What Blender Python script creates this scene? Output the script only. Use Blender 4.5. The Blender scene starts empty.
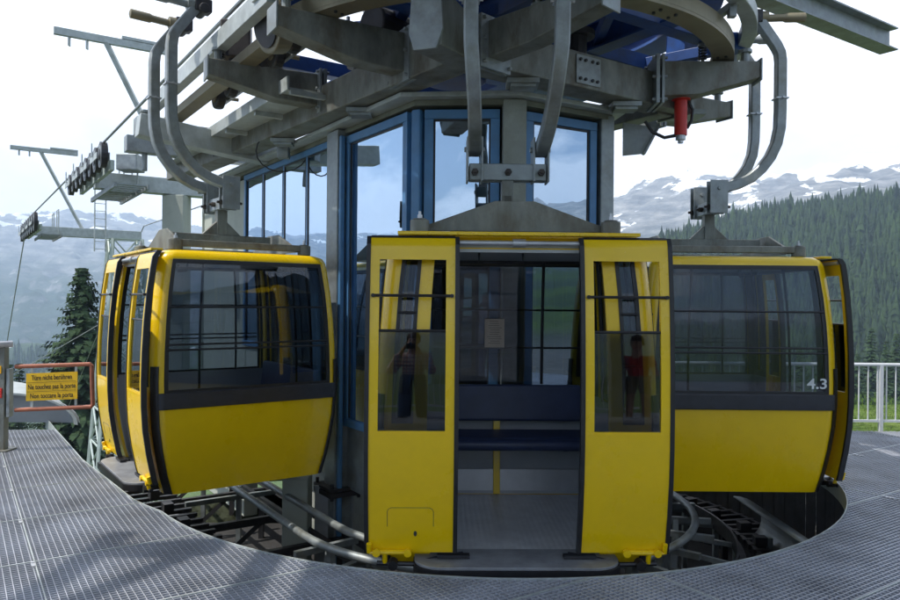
import bpy, bmesh, math, random
import numpy as np
from mathutils import Matrix, Vector
R = math.radians
scene = bpy.context.scene
col = scene.collection

# ------------------------------------------------------------------ camera
cam_d = bpy.data.cameras.new('camera')
cam = bpy.data.objects.new('camera', cam_d)
col.objects.link(cam)
cam.matrix_world = Matrix.Translation((0, 0, 1.6)) @ Matrix.Rotation(R(90), 4, 'X') @ Matrix.Rotation(R(0.5), 4, 'Z')
cam_d.sensor_width = 36.0
cam_d.lens = 29.4
cam_d.clip_start = 0.05
cam_d.clip_end = 20000
scene.camera = cam

# ------------------------------------------------------------------ sky, sun, exposure
SUN_EL = R(57)
SUN_AZ = math.atan2(-0.95, -0.31)           # to-sun azimuth measured from +Y towards +X
world = bpy.data.worlds.new('World')
scene.world = world
world.use_nodes = True
wn = world.node_tree.nodes
wl = world.node_tree.links
wn.clear()
w_out = wn.new('ShaderNodeOutputWorld')
w_sky = wn.new('ShaderNodeTexSky')
w_sky.sky_type = 'NISHITA'
w_sky.sun_disc = False
w_sky.sun_elevation = SUN_EL
w_sky.sun_rotation = SUN_AZ
w_bg = wn.new('ShaderNodeBackground')
w_bg.inputs['Strength'].default_value = 0.11
wl.new(w_sky.outputs[0], w_bg.inputs['Color'])
w_tc = wn.new('ShaderNodeTexCoord')
w_map = wn.new('ShaderNodeMapping')
w_map.inputs['Scale'].default_value = (1.0, 1.0, 1.9)
w_map.inputs['Location'].default_value = (3.7, 1.3, 0.6)
wl.new(w_tc.outputs['Generated'], w_map.inputs['Vector'])
w_n = wn.new('ShaderNodeTexNoise')
w_n.inputs['Scale'].default_value = 3.6
w_n.inputs['Detail'].default_value = 9
w_n.inputs['Roughness'].default_value = 0.55
w_n.inputs['Distortion'].default_value = 0.25
wl.new(w_map.outputs[0], w_n.inputs['Vector'])
w_sep = wn.new('ShaderNodeSeparateXYZ')
wl.new(w_tc.outputs['Generated'], w_sep.inputs[0])
w_front = wn.new('ShaderNodeMapRange')       # the overcast bank ahead, broken cumulus behind
w_front.inputs['From Min'].default_value = 0.40
w_front.inputs['From Max'].default_value = 0.82
w_front.inputs['To Min'].default_value = 0.035
w_front.inputs['To Max'].default_value = 0.55
wl.new(w_sep.outputs['Y'], w_front.inputs['Value'])
w_low = wn.new('ShaderNodeMapRange')         # more cloud near the horizon
w_low.inputs['From Min'].default_value = 0.0
w_low.inputs['From Max'].default_value = 0.55
w_low.inputs['To Min'].default_value = 0.01
w_low.inputs['To Max'].default_value = -0.04
wl.new(w_sep.outputs['Z'], w_low.inputs['Value'])
w_a = wn.new('ShaderNodeMath'); w_a.operation = 'ADD'
wl.new(w_n.outputs['Fac'], w_a.inputs[0]); wl.new(w_front.outputs[0], w_a.inputs[1])
w_b = wn.new('ShaderNodeMath'); w_b.operation = 'ADD'
wl.new(w_a.outputs[0], w_b.inputs[0]); wl.new(w_low.outputs[0], w_b.inputs[1])
w_r = wn.new('ShaderNodeValToRGB')
w_r.color_ramp.elements[0].position = 0.505
w_r.color_ramp.elements[0].color = (0, 0, 0, 1)
w_r.color_ramp.elements[1].position = 0.575
w_r.color_ramp.elements[1].color = (1, 1, 1, 1)
wl.new(w_b.outputs[0], w_r.inputs[0])
w_cr = wn.new('ShaderNodeValToRGB')
w_cr.color_ramp.elements[0].position = 0.47
w_cr.color_ramp.elements[0].color = (0.98, 0.98, 1.0, 1)
w_cr.color_ramp.elements[1].position = 0.70
w_cr.color_ramp.elements[1].color = (0.72, 0.745, 0.79, 1)
wl.new(w_n.outputs['Fac'], w_cr.inputs[0])
w_cb = wn.new('ShaderNodeBackground')
w_cb.inputs['Strength'].default_value = 1.55
wl.new(w_cr.outputs[0], w_cb.inputs['Color'])
w_mix = wn.new('ShaderNodeMixShader')
wl.new(w_r.outputs[0], w_mix.inputs[0])
wl.new(w_bg.outputs[0], w_mix.inputs[1])
wl.new(w_cb.outputs[0], w_mix.inputs[2])
wl.new(w_mix.outputs[0], w_out.inputs['Surface'])

sun_d = bpy.data.lights.new('sun', 'SUN')
sun_d.energy = 4.8
sun_d.angle = R(0.6)
sun_d.color = (1.0, 0.95, 0.87)
sun = bpy.data.objects.new('sun', sun_d)
col.objects.link(sun)
_to = Vector((math.sin(SUN_AZ) * math.cos(SUN_EL), math.cos(SUN_AZ) * math.cos(SUN_EL), math.sin(SUN_EL)))
sun.rotation_euler = _to.to_track_quat('Z', 'Y').to_euler()
scene.view_settings.view_transform = 'Standard'
scene.view_settings.look = 'None'
scene.view_settings.gamma = 1
scene.view_settings.use_curve_mapping = False
scene.view_settings.exposure = 0.25
scene.cycles.max_bounces = 10
scene.cycles.transparent_max_bounces = 24
scene.cycles.use_denoising = True
scene.cycles.volume_bounces = 2
scene.cycles.volume_step_rate = 4

# ------------------------------------------------------------------ materials
MT = {}
def mat(name, color, rough=0.5, metal=0.0, var=0.12, nscale=6.0, bump=0.0, bscale=60.0, spec=None,
        stain=None, stain_amt=0.0, stain_scale=2.5, coat=0.0, rvar=0.0, stretch=(1, 1, 1)):
    m = bpy.data.materials.new(name); m.use_nodes = True
    nt = m.node_tree; N = nt.nodes; L = nt.links
    b = N['Principled BSDF']
    b.inputs['Roughness'].default_value = rough
    b.inputs['Metallic'].default_value = metal
    if coat: b.inputs['Coat Weight'].default_value = coat; b.inputs['Coat Roughness'].default_value = 0.06
    if spec is not None: b.inputs['Specular IOR Level'].default_value = spec
    tc = N.new('ShaderNodeTexCoord')
    mp = N.new('ShaderNodeMapping'); mp.inputs['Scale'].default_value = stretch
    L.new(tc.outputs['Object'], mp.inputs[0])
    n1 = N.new('ShaderNodeTexNoise'); n1.inputs['Scale'].default_value = nscale
    n1.inputs['Detail'].default_value = 7; n1.inputs['Roughness'].default_value = 0.6
    L.new(mp.outputs[0], n1.inputs['Vector'])
    cr = N.new('ShaderNodeValToRGB')
    c = color
    cr.color_ramp.elements[0].position = 0.3; cr.color_ramp.elements[1].position = 0.7
    cr.color_ramp.elements[0].color = tuple(max(0, x * (1 - var)) for x in c) + (1,)
    cr.color_ramp.elements[1].color = tuple(min(1, x * (1 + var)) for x in c) + (1,)
    L.new(n1.outputs['Fac'], cr.inputs[0])
    last = cr.outputs[0]
    if stain is not None:
        n2 = N.new('ShaderNodeTexNoise'); n2.inputs['Scale'].default_value = stain_scale
        n2.inputs['Detail'].default_value = 9; n2.inputs['Roughness'].default_value = 0.68
        L.new(mp.outputs[0], n2.inputs['Vector'])
        r2 = N.new('ShaderNodeMapRange')
        r2.inputs['From Min'].default_value = 0.47; r2.inputs['From Max'].default_value = 0.68
        r2.inputs['To Max'].default_value = stain_amt
        L.new(n2.outputs['Fac'], r2.inputs['Value'])
        mx = N.new('ShaderNodeMix'); mx.data_type = 'RGBA'
        L.new(r2.outputs[0], mx.inputs['Factor'])
        L.new(last, mx.inputs['A']); mx.inputs['B'].default_value = tuple(stain) + (1,)
        last = mx.outputs['Result']
    L.new(last, b.inputs['Base Color'])
    if rvar:
        rr = N.new('ShaderNodeMapRange')
        rr.inputs['From Min'].default_value = 0.3; rr.inputs['From Max'].default_value = 0.7
        rr.inputs['To Min'].default_value = max(0.02, rough - rvar); rr.inputs['To Max'].default_value = min(1, rough + rvar)
        L.new(n1.outputs['Fac'], rr.inputs['Value']); L.new(rr.outputs[0], b.inputs['Roughness'])
    if bump:
        n3 = N.new('ShaderNodeTexNoise'); n3.inputs['Scale'].default_value = bscale; n3.inputs['Detail'].default_value = 4
        L.new(tc.outputs['Object'], n3.inputs['Vector'])
        bp = N.new('ShaderNodeBump'); bp.inputs['Strength'].default_value = bump; bp.inputs['Distance'].default_value = 0.01
        L.new(n3.outputs['Fac'], bp.inputs['Height']); L.new(bp.outputs[0], b.inputs['Normal'])
    MT[name] = m
    return m

def glass(name, tint, refl=1.0, base=0.04, gl_col=(0.95, 0.97, 1.0), rough=0.005, dirt=0.0):
    m = bpy.data.materials.new(name); m.use_nodes = True
    nt = m.node_tree; N = nt.nodes; L = nt.links; N.clear()
    o = N.new('ShaderNodeOutputMaterial')
    t = N.new('ShaderNodeBsdfTransparent'); t.inputs[0].default_value = tuple(tint) + (1,)
    g = N.new('ShaderNodeBsdfGlossy'); g.inputs['Color'].default_value = tuple(gl_col) + (1,); g.inputs['Roughness'].default_value = rough
    fr = N.new('ShaderNodeFresnel'); fr.inputs['IOR'].default_value = 1.5
    ma = N.new('ShaderNodeMath'); ma.operation = 'MULTIPLY_ADD'
    ma.inputs[1].default_value = refl; ma.inputs[2].default_value = base; ma.use_clamp = True
    L.new(fr.outputs[0], ma.inputs[0])
    mx = N.new('ShaderNodeMixShader')
    L.new(ma.outputs[0], mx.inputs[0]); L.new(t.outputs[0], mx.inputs[1]); L.new(g.outputs[0], mx.inputs[2])
    out = mx.outputs[0]
    tc = N.new('ShaderNodeTexCoord')
    n2 = N.new('ShaderNodeTexNoise'); n2.inputs['Scale'].default_value = 1.3; n2.inputs['Detail'].default_value = 2
    L.new(tc.outputs['Object'], n2.inputs['Vector'])
    bp = N.new('ShaderNodeBump'); bp.inputs['Strength'].default_value = 0.05; bp.inputs['Distance'].default_value = 0.05
    L.new(n2.outputs['Fac'], bp.inputs['Height']); L.new(bp.outputs[0], g.inputs['Normal'])
    if dirt:
        d = N.new('ShaderNodeBsdfDiffuse'); d.inputs[0].default_value = (0.35, 0.36, 0.36, 1)
        n = N.new('ShaderNodeTexNoise'); n.inputs['Scale'].default_value = 5; n.inputs['Detail'].default_value = 8
        L.new(tc.outputs['Object'], n.inputs['Vector'])
        mr = N.new('ShaderNodeMapRange'); mr.inputs['From Min'].default_value = 0.4; mr.inputs['From Max'].default_value = 0.8
        mr.inputs['To Max'].default_value = dirt
        L.new(n.outputs['Fac'], mr.inputs['Value'])
        m2 = N.new('ShaderNodeMixShader')
        L.new(mr.outputs[0], m2.inputs[0]); L.new(out, m2.inputs[1]); L.new(d.outputs[0], m2.inputs[2])
        out = m2.outputs[0]
    L.new(out, o.inputs['Surface'])
    MT[name] = m
    return m

mat('galv', (0.30, 0.33, 0.34), 0.48, 0.55, 0.22, 9, 0.08, 80, stain=(0.16, 0.15, 0.10), stain_amt=0.6, rvar=0.1)
mat('galv_light', (0.46, 0.50, 0.50), 0.5, 0.35, 0.15, 9, 0.05, 80, stain=(0.22, 0.24, 0.20), stain_amt=0.4, rvar=0.1)
mat('galv_pale', (0.48, 0.55, 0.52), 0.55, 0.2, 0.12, 3, stain=(0.30, 0.33, 0.28), stain_amt=0.4)
mat('arm_steel', (0.20, 0.21, 0.19), 0.52, 0.4, 0.32, 6, 0.1, 60, stain=(0.10, 0.075, 0.045), stain_amt=0.75, stain_scale=3.2, rvar=0.12, stretch=(1.6, 1.6, 0.7))
mat('grate_steel', (0.47, 0.49, 0.54), 0.45, 0.35, 0.2, 2, stain=(0.2, 0.2, 0.21), stain_amt=0.45, stain_scale=1.5)
mat('rail_tan', (0.26, 0.23, 0.15), 0.45, 0.4, 0.2, 5, 0.05, 60, stain=(0.12, 0.10, 0.06), stain_amt=0.6)
mat('dark_iron', (0.045, 0.045, 0.05), 0.5, 0.4, 0.3, 7, 0.1, 60, stain=(0.08, 0.06, 0.05), stain_amt=0.4)
mat('motor_brown', (0.055, 0.045, 0.04), 0.55, 0.2, 0.3, 7, 0.1, 60)
mat('rubber', (0.018, 0.018, 0.021), 0.42, 0, 0.25, 20)
mat('rubber_grey', (0.03, 0.032, 0.042), 0.38, 0, 0.2, 12)
mat('yellow', (0.87, 0.575, 0.002), 0.28, 0, 0.03, 2.0, stain=(0.70, 0.47, 0.01), stain_amt=0.35, stain_scale=1.6, coat=0.35, rvar=0.04)
mat('blue_frame', (0.075, 0.21, 0.42), 0.42, 0, 0.12, 6, stain=(0.10, 0.17, 0.24), stain_amt=0.35)
mat('wheel_blue', (0.018, 0.07, 0.26), 0.45, 0.0, 0.25, 4, stain=(0.03, 0.045, 0.08), stain_amt=0.7)
mat('navy_vinyl', (0.028, 0.042, 0.10), 0.42, 0, 0.2, 8, 0.1, 150)
mat('panel_grey', (0.34, 0.36, 0.38), 0.45, 0.0, 0.08, 4)
mat('ceiling_grey', (0.45, 0.46, 0.46), 0.6, 0.0, 0.05, 4)
mat('alu', (0.55, 0.56, 0.58), 0.38, 0.7, 0.1, 6, rvar=0.08)
mat('white_plate', (0.72, 0.72, 0.70), 0.4, 0, 0.05, 6)
mat('concrete', (0.30, 0.32, 0.29), 0.85, 0, 0.18, 3, 0.25, 40, stain=(0.19, 0.20, 0.16), stain_amt=0.6)
mat('concrete_pale', (0.42, 0.45, 0.40), 0.85, 0, 0.14, 2.5, 0.2, 40, stain=(0.30, 0.32, 0.26), stain_amt=0.5)
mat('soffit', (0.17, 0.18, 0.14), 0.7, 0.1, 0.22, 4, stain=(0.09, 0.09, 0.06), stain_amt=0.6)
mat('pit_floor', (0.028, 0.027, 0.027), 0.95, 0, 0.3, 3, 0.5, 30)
mat('red_paint', (0.60, 0.03, 0.02), 0.35, 0, 0.08, 8)
mat('rust_red', (0.36, 0.115, 0.06), 0.5, 0, 0.2, 14, stain=(0.2, 0.08, 0.05), stain_amt=0.5)
mat('sign_yellow', (0.83, 0.50, 0.01), 0.45, 0, 0.06, 6)
mat('ink', (0.02, 0.018, 0.015), 0.6)
mat('decal_white', (0.75, 0.78, 0.78), 0.5)
mat('paper', (0.62, 0.50, 0.40), 0.8, 0, 0.05, 10)
mat('paper_ink', (0.22, 0.17, 0.14), 0.8)
mat('white_rail', (0.56, 0.58, 0.60), 0.4, 0, 0.06, 8)
mat('bark', (0.07, 0.05, 0.035), 0.9, 0, 0.3, 10)
mat('mesh_floor', (0.10, 0.11, 0.12), 0.6, 0.4, 0.2, 8)
glass('cabin_glass', (0.56, 0.60, 0.64), 0.95, 0.0, dirt=0.01)
glass('door_glass', (0.50, 0.53, 0.55), 1.0, 0.01, dirt=0.010)
glass('house_glass', (0.14, 0.18, 0.20), 1.0, 0.60, (0.70, 0.85, 1.0), dirt=0.02)

def scuff(m, amt):
    N = m.node_tree.nodes; L = m.node_tree.links; b = N['Principled BSDF']
    src = b.inputs['Base Color'].links[0].from_socket
    tc = N.new('ShaderNodeTexCoord')
    mp = N.new('ShaderNodeMapping'); mp.inputs['Scale'].default_value = (1, 1, 2.5); L.new(tc.outputs['Object'], mp.inputs[0])
    n = N.new('ShaderNodeTexNoise'); n.inputs['Scale'].default_value = 22; n.inputs['Detail'].default_value = 10; n.inputs['Roughness'].default_value = 0.75
    L.new(mp.outputs[0], n.inputs['Vector'])
    r = N.new('ShaderNodeMapRange'); r.inputs['From Min'].default_value = 0.66; r.inputs['From Max'].default_value = 0.72; r.inputs['To Max'].default_value = amt
    L.new(n.outputs['Fac'], r.inputs['Value'])
    mx = N.new('ShaderNodeMix'); mx.data_type = 'RGBA'; L.new(r.outputs[0], mx.inputs['Factor']); L.new(src, mx.inputs['A'])
    mx.inputs['B'].default_value = (0.25, 0.17, 0.03, 1); L.new(mx.outputs['Result'], b.inputs['Base Color'])
    n2 = N.new('ShaderNodeTexNoise'); n2.inputs['Scale'].default_value = 3.0; L.new(tc.outputs['Object'], n2.inputs['Vector'])
    bp = N.new('ShaderNodeBump'); bp.inputs['Strength'].default_value = 0.10; bp.inputs['Distance'].default_value = 0.02
    L.new(n2.outputs['Fac'], bp.inputs['Height']); L.new(bp.outputs[0], b.inputs['Normal']); L.new(bp.outputs[0], b.inputs['Coat Normal'])
scuff(MT['yellow'], 0.55)
mat('step_steel', (0.30, 0.31, 0.33), 0.45, 0.3, 0.2, 8, 0.1, 60, stain=(0.14, 0.14, 0.14), stain_amt=0.6)
def tread_mat():
    m = mat('tread', (0.66, 0.67, 0.69), 0.42, 0.2, 0.15, 6, rvar=0.08)
    N = m.node_tree.nodes; L = m.node_tree.links
    tc = N.new('ShaderNodeTexCoord')
    mp = N.new('ShaderNodeMapping'); mp.inputs['Rotation'].default_value = (0, 0, R(45)); mp.inputs['Scale'].default_value = (28, 28, 28)
    L.new(tc.outputs['Object'], mp.inputs[0])
    w1 = N.new('ShaderNodeTexChecker'); w1.inputs['Scale'].default_value = 1.0
    L.new(mp.outputs[0], w1.inputs[0])
    v = N.new('ShaderNodeTexVoronoi'); v.inputs['Scale'].default_value = 1.0; v.inputs['Randomness'].default_value = 0.0
    mp2 = N.new('ShaderNodeMapping'); mp2.inputs['Scale'].default_value = (26, 52, 26)
    L.new(tc.outputs['Object'], mp2.inputs[0]); L.new(mp2.outputs[0], v.inputs['Vector'])
    r = N.new('ShaderNodeMapRange'); r.inputs['From Min'].default_value = 0.22; r.inputs['From Max'].default_value = 0.40
    r.inputs['To Min'].default_value = 1; r.inputs['To Max'].default_value = 0
    L.new(v.outputs['Distance'], r.inputs['Value'])
    bp = N.new('ShaderNodeBump'); bp.inputs['Strength'].default_value = 0.8; bp.inputs['Distance'].default_value = 0.004
    L.new(r.outputs[0], bp.inputs['Height'])
    L.new(bp.outputs[0], N['Principled BSDF'].inputs['Normal'])
tread_mat()

# ------------------------------------------------------------------ helpers
class MB:
    def __init__(s, M=None):
        s.v = []; s.f = []; s.M = M or Matrix.Identity(4)
    def add(s, vs, fs):
        b = len(s.v)
        s.v += [tuple(s.M @ Vector(p)) for p in vs]
        s.f += [tuple(i + b for i in f) for f in fs]
        return s
    def box(s, c, d, rot=None):
        hx, hy, hz = d[0] / 2, d[1] / 2, d[2] / 2
        vs = [Vector((x, y, z)) for x in (-hx, hx) for y in (-hy, hy) for z in (-hz, hz)]
        if rot is not None: vs = [rot @ v for v in vs]
        c = Vector(c); vs = [v + c for v in vs]
        return s.add(vs, [(0, 1, 3, 2), (4, 6, 7, 5), (0, 4, 5, 1), (2, 3, 7, 6), (0, 2, 6, 4), (1, 5, 7, 3)])
    def bar(s, p0, p1, w, h, up=(0, 0, 1), dz=0.0):
        """box from p0 to p1, w sideways, h along up"""
        p0 = Vector(p0); p1 = Vector(p1); d = (p1 - p0)
        L = d.length; d.normalize(); up = Vector(up)
        side = d.cross(up)
        if side.length < 1e-4: side = d.cross(Vector((1, 0, 0)))
        side.normalize(); u = side.cross(d).normalized()
        vs = []
        for p in (p0, p1):
            for a, b in ((-1, -1), (1, -1), (1, 1), (-1, 1)):
                vs.append(p + side * (a * w / 2) + u * (b * h / 2 + dz))
        return s.add(vs, [(3, 2, 1, 0), (4, 5, 6, 7), (0, 1, 5, 4), (1, 2, 6, 5), (2, 3, 7, 6), (3, 0, 4, 7)])
    def tube(s, pts, r, n=10, cap=True):
        pts = [Vector(p) for p in pts]; k = len(pts)
        rs = r if isinstance(r, (list, tuple)) else [r] * k
        vs = []; ref = None
        for i, p in enumerate(pts):
            t = (pts[min(i + 1, k - 1)] - pts[max(i - 1, 0)]).normalized()
            if ref is None:
                ref = t.cross(Vector((0, 0, 1)))
                if ref.length < 1e-3: ref = t.cross(Vector((1, 0, 0)))
                ref.normalize()
            a = (ref - t * ref.dot(t)).normalized(); ref = a
            b = t.cross(a)
            for j in range(n):
                q = 2 * math.pi * j / n
                vs.append(p + (a * math.cos(q) + b * math.sin(q)) * rs[i])
        fs = [(i * n + j, i * n + (j + 1) % n, (i + 1) * n + (j + 1) % n, (i + 1) * n + j) for i in range(k - 1) for j in range(n)]
        if cap: fs += [tuple(range(n - 1, -1, -1)), tuple((k - 1) * n + j for j in range(n))]
        return s.add(vs, fs)
    def cyl(s, p0, p1, r, n=16, r2=None):
        return s.tube([p0, p1], [r, r if r2 is None else r2], n)
    def sweep(s, pts, w, h, side):
        """rectangular section swept in the plane whose normal is side"""
        pts = [Vector(p) for p in pts]; side = Vector(side).normalized(); k = len(pts); vs = []
        for i, p in enumerate(pts):
            t = (pts[min(i + 1, k - 1)] - pts[max(i - 1, 0)]).normalized()
            u = side.cross(t).normalized()
            c = 0.22
            for a, b in ((-1, -1 + c), (-1 + c, -1), (1 - c, -1), (1, -1 + c), (1, 1 - c), (1 - c, 1), (-1 + c, 1), (-1, 1 - c)):
                vs.append(p + side * (a * w / 2) + u * (b * h / 2))
        n = 8
        fs = [(i * n + j, i * n + (j + 1) % n, (i + 1) * n + (j + 1) % n, (i + 1) * n + j) for i in range(k - 1) for j in range(n)]
        fs += [tuple(range(n - 1, -1, -1)), tuple((k - 1) * n + j for j in range(n))]
        return s.add(vs, fs)
    def prism(s, poly, O, X, Y, T):
        """poly (a,b) in plane O + aX + bY, thickness vector T"""
        O = Vector(O); X = Vector(X); Y = Vector(Y); T = Vector(T); n = len(poly)
        vs = [O + X * a + Y * b for a, b in poly] + [O + X * a + Y * b + T for a, b in poly]
        fs = [tuple(range(n - 1, -1, -1)), tuple(range(n, 2 * n))] + [(i, (i + 1) % n, n + (i + 1) % n, n + i) for i in range(n)]
        return s.add(vs, fs)
    def arc(s, c, r0, r1, z0, z1, a0, a1, n):
        """ring sector with rectangular section"""
        vs = []
        for i in range(n + 1):
            a = a0 + (a1 - a0) * i / n; ca, sa = math.cos(a), math.sin(a)
            for r, z in ((r0, z0), (r1, z0), (r1, z1), (r0, z1)):
                vs.append((c[0] + r * ca, c[1] + r * sa, z))
        fs = [(i * 4 + j, i * 4 + (j + 1) % 4, (i + 1) * 4 + (j + 1) % 4, (i + 1) * 4 + j) for i in range(n) for j in range(4)]
        if abs(abs(a1 - a0) - 2 * math.pi) > 1e-3: fs += [(3, 2, 1, 0), tuple(n * 4 + j for j in range(4))]
        return s.add(vs, fs)
    def build(s, name, m, parent=None, bevel=0.0, smooth=False, seg=2):
        me = bpy.data.meshes.new(name)
        me.from_pydata(s.v, [], s.f)
        bm = bmesh.new(); bm.from_mesh(me)
        bmesh.ops.recalc_face_normals(bm, faces=bm.faces); bm.to_mesh(me); bm.free()
        me.materials.append(MT[m] if isinstance(m, str) else m)
        o = bpy.data.objects.new(name, me); col.objects.link(o)
        if parent is not None: o.parent = parent
        if smooth:
            for p in me.polygons: p.use_smooth = True
            try: me.set_sharp_from_angle(angle=R(35))
            except Exception: pass
        if bevel:
            b = o.modifiers.new('bevel', 'BEVEL'); b.width = bevel; b.segments = seg; b.limit_method = 'ANGLE'; b.angle_limit = R(40)
            b.harden_normals = False
        return o

def empty(name, loc=(0, 0, 0), rz=0.0):
    o = bpy.data.objects.new(name, None); col.objects.link(o)
    o.location = loc; o.rotation_euler = (0, 0, rz); o.empty_display_size = 0.1
    return o
def tag(o, label=None, cat=None, group=None, kind=None):
    if label: o['label'] = label
    if cat: o['category'] = cat
    if group: o['group'] = group
    if kind: o['kind'] = kind
    return o
def copy_tree(o, parent=None):
    c = o.copy(); col.objects.link(c); c.parent = parent
    for ch in list(o.children): copy_tree(ch, c)
    return c
def text(name, body, size, M, m, parent, extrude=0.001, align='CENTER', width=None, bold=0.0):
    cu = bpy.data.curves.new(name, 'FONT'); cu.body = body; cu.size = size; cu.extrude = extrude
    cu.align_x = align; cu.align_y = 'CENTER'; cu.offset = bold
    t = bpy.data.objects.new(name + '_tmp', cu); col.objects.link(t)
    dg = bpy.context.evaluated_depsgraph_get(); dg.update()
    me = bpy.data.meshes.new_from_object(t.evaluated_get(dg))
    bpy.data.objects.remove(t)
    if width:
        xs = [v.co.x for v in me.vertices]; k = width / (max(xs) - min(xs))
        for v in me.vertices: v.co.x *= k
    me.transform(M)
    me.materials.clear(); me.materials.append(MT[m])
    o = bpy.data.objects.new(name, me); col.objects.link(o); o.parent = parent
    return o
def V(*a): return Vector(a)

# wheel axis and the line direction (the ropes run back-left)
C0 = V(0.4, 7.4, 0)
U = V(-0.559, 0.829, 0)       # along the line, away
W = V(0.829, 0.559, 0)        # across the line, to the right
def lw(off, t, z, c=C0):      # point at across-offset off, along t, height z
    return V(c.x + W.x * off + U.x * t, c.y + W.y * off + U.y * t, z)
LA = math.atan2(U.y, U.x)     # angle of U

# ================================================================== LAND
def smooth_noise(seed):
    rs = np.random.RandomState(seed); G = rs.rand(257, 257)
    def f(x, y):
        xi = np.floor(x).astype(int); yi = np.floor(y).astype(int)
        fx = x - xi; fy = y - yi; fx = fx * fx * (3 - 2 * fx); fy = fy * fy * (3 - 2 * fy)
        a = G[xi % 257, yi % 257]; b = G[(xi + 1) % 257, yi % 257]; c = G[xi % 257, (yi + 1) % 257]; d = G[(xi + 1) % 257, (yi + 1) % 257]
        return (a * (1 - fx) + b * fx) * (1 - fy) + (c * (1 - fx) + d * fx) * fy - 0.5
    return f
_ns = [smooth_noise(i) for i in range(4)]
def fbm(x, y, oct=6, ridge=False):
    t = 0; a = 1.0
    for o in range(oct):
        n = _ns[o % 4](x * 2 ** o + 17 * o, y * 2 ** o + 31 * o)
        if ridge: n = 0.5 - 2 * np.abs(n) * 1.0
        t = t + a * n; a *= 0.5
    return t
# radial profiles: azimuth (deg from +Y, + to the right) -> (r, z, noise)
PR = {
 -180: [(0,-2.6),(9.2,-2.5),(12,-1.5),(30,-4),(200,-30),(600,-40),(1400,0),(2200,160),(2700,210),(4000,150)],
 -110: [(0,-2.6),(9.2,-2.5),(12,-1.5),(30,-6),(200,-60),(900,-150),(1950,39),(3190,304),(3915,406),(4400,254)],
 -60: [(0,-2.6),(9.2,-2.5),(16,-5),(70,-24),(300,-100),(900,-170),(1950,-13),(3335,239),(4060,304),(4400,181)],
 -33: [(0,-2.6),(9.2,-2.5),(14,-4),(60,-24),(300,-100),(800,-165),(1380,-106),(1849,-178),(3625,276),(4205,341),(4400,218)],
 -27: [(0,-2.6),(9.2,-2.5),(14,-4),(60,-24),(300,-100),(800,-165),(1380,-97),(1849,-178),(3625,312),(4205,380),(4400,218)],
 -20: [(0,-2.6),(9.2,-2.5),(12,-1.5),(20,-4),(60,-20),(300,-100),(800,-160),(1560,-144),(3625,290),(4205,362),(4400,218)],
 0: [(0,-2.6),(9.2,-2.5),(12,-1.5),(20,-4),(60,-20),(300,-90),(800,-120),(1500,100),(2100,300),(2400,330),(4000,200)],
 11: [(0,-2.6),(9.2,-2.5),(12,-1.5),(20,-4),(60,-20),(300,-90),(800,-60),(1500,60),(2000,240),(2250,265),(4000,200)],
 13.5: [(0,-2.6),(9.2,-2.5),(12,-1.5),(20,-4),(60,-20),(300,-90),(700,-40),(1500,80),(2000,250),(2250,290),(4000,200)],
 16: [(0,-2.6),(9.2,-2.5),(12,-1.2),(20,-3),(60,-18),(300,-80),(450,-40),(640,42),(800,30),(1400,60),(2100,310),(2400,385),(4000,200)],
 20: [(0,-2.6),(9.2,-2.5),(11,-1.0),(17,-1.6),(60,-14),(280,-76),(400,-60),(700,62),(850,54),(1300,90),(2100,290),(2400,352),(4000,200)],
 24: [(0,-2.6),(9.2,-2.5),(9.9,-2.3),(10.25,-0.16),(14,-0.2),(19,-1.2),(60,-12),(260,-72),(400,-62),(740,76),(900,68),(1300,120),(2000,260),(2300,318),(4000,200)],
 28: [(0,-2.6),(9.2,-2.5),(9.9,-2.3),(10.25,-0.16),(15,-0.2),(20,-1.2),(60,-12),(260,-72),(400,-62),(740,83),(900,74),(1300,140),(2000,290),(2250,338),(4000,200)],
 33: [(0,-2.6),(9.2,-2.5),(9.9,-2.3),(10.25,-0.16),(16,-0.2),(22,-1.2),(60,-10),(260,-66),(400,-56),(740,88),(900,80),(1300,140),(2000,300),(2250,345),(4000,200)],
 60: [(0,-2.6),(9.2,-2.5),(12,-1.4),(30,-3),(100,-10),(300,-30),(740,80),(1300,130),(2000,300),(2300,360),(4000,200)],
 120: [(0,-2.6),(9.2,-2.5),(12,-1.5),(30,-3),(200,-10),(600,0),(1400,60),(2200,230),(2700,280),(4000,200)],
 180: [(0,-2.6),(9.2,-2.5),(12,-1.5),(30,-4),(200,-30),(600,-40),(1400,0),(2200,160),(2700,210),(4000,150)],
}
_az = sorted(PR)
def height(az, r):
    """az, r arrays (deg, m)"""
    az = np.asarray(az, float); r = np.asarray(r, float)
    out = np.zeros(np.broadcast(az, r).shape)
    zs = np.stack([np.interp(r, [p[0] for p in PR[a]], [p[1] for p in PR[a]]) for a in _az])
    idx = np.clip(np.searchsorted(_az, az, side='right') - 1, 0, len(_az) - 2)
    a0 = np.array(_az)[idx]; a1 = np.array(_az)[idx + 1]
    t = (az - a0) / (a1 - a0)
    z0 = np.take_along_axis(zs, idx[None], 0)[0]; z1 = np.take_along_axis(zs, (idx + 1)[None], 0)[0]
    z = z0 * (1 - t) + z1 * t
    x = r * np.sin(np.radians(az)); y = r * np.cos(np.radians(az))
    amp = np.interp(r, [0, 20, 60, 300, 900, 1500, 2500, 4000], [0, 0, 1.0, 5, 9, 60, 110, 110])
    return z + amp * fbm(x / 420 + 40, y / 420 + 40, 7, ridge=True) * 0.55 + amp * 0.35 * fbm(x / 90 + 9, y / 90 + 5, 4) + np.interp(r, [1300, 2000], [0, 1]) * 26 * fbm(x / 130 + 3, y / 130 + 8, 5, ridge=True)
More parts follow.
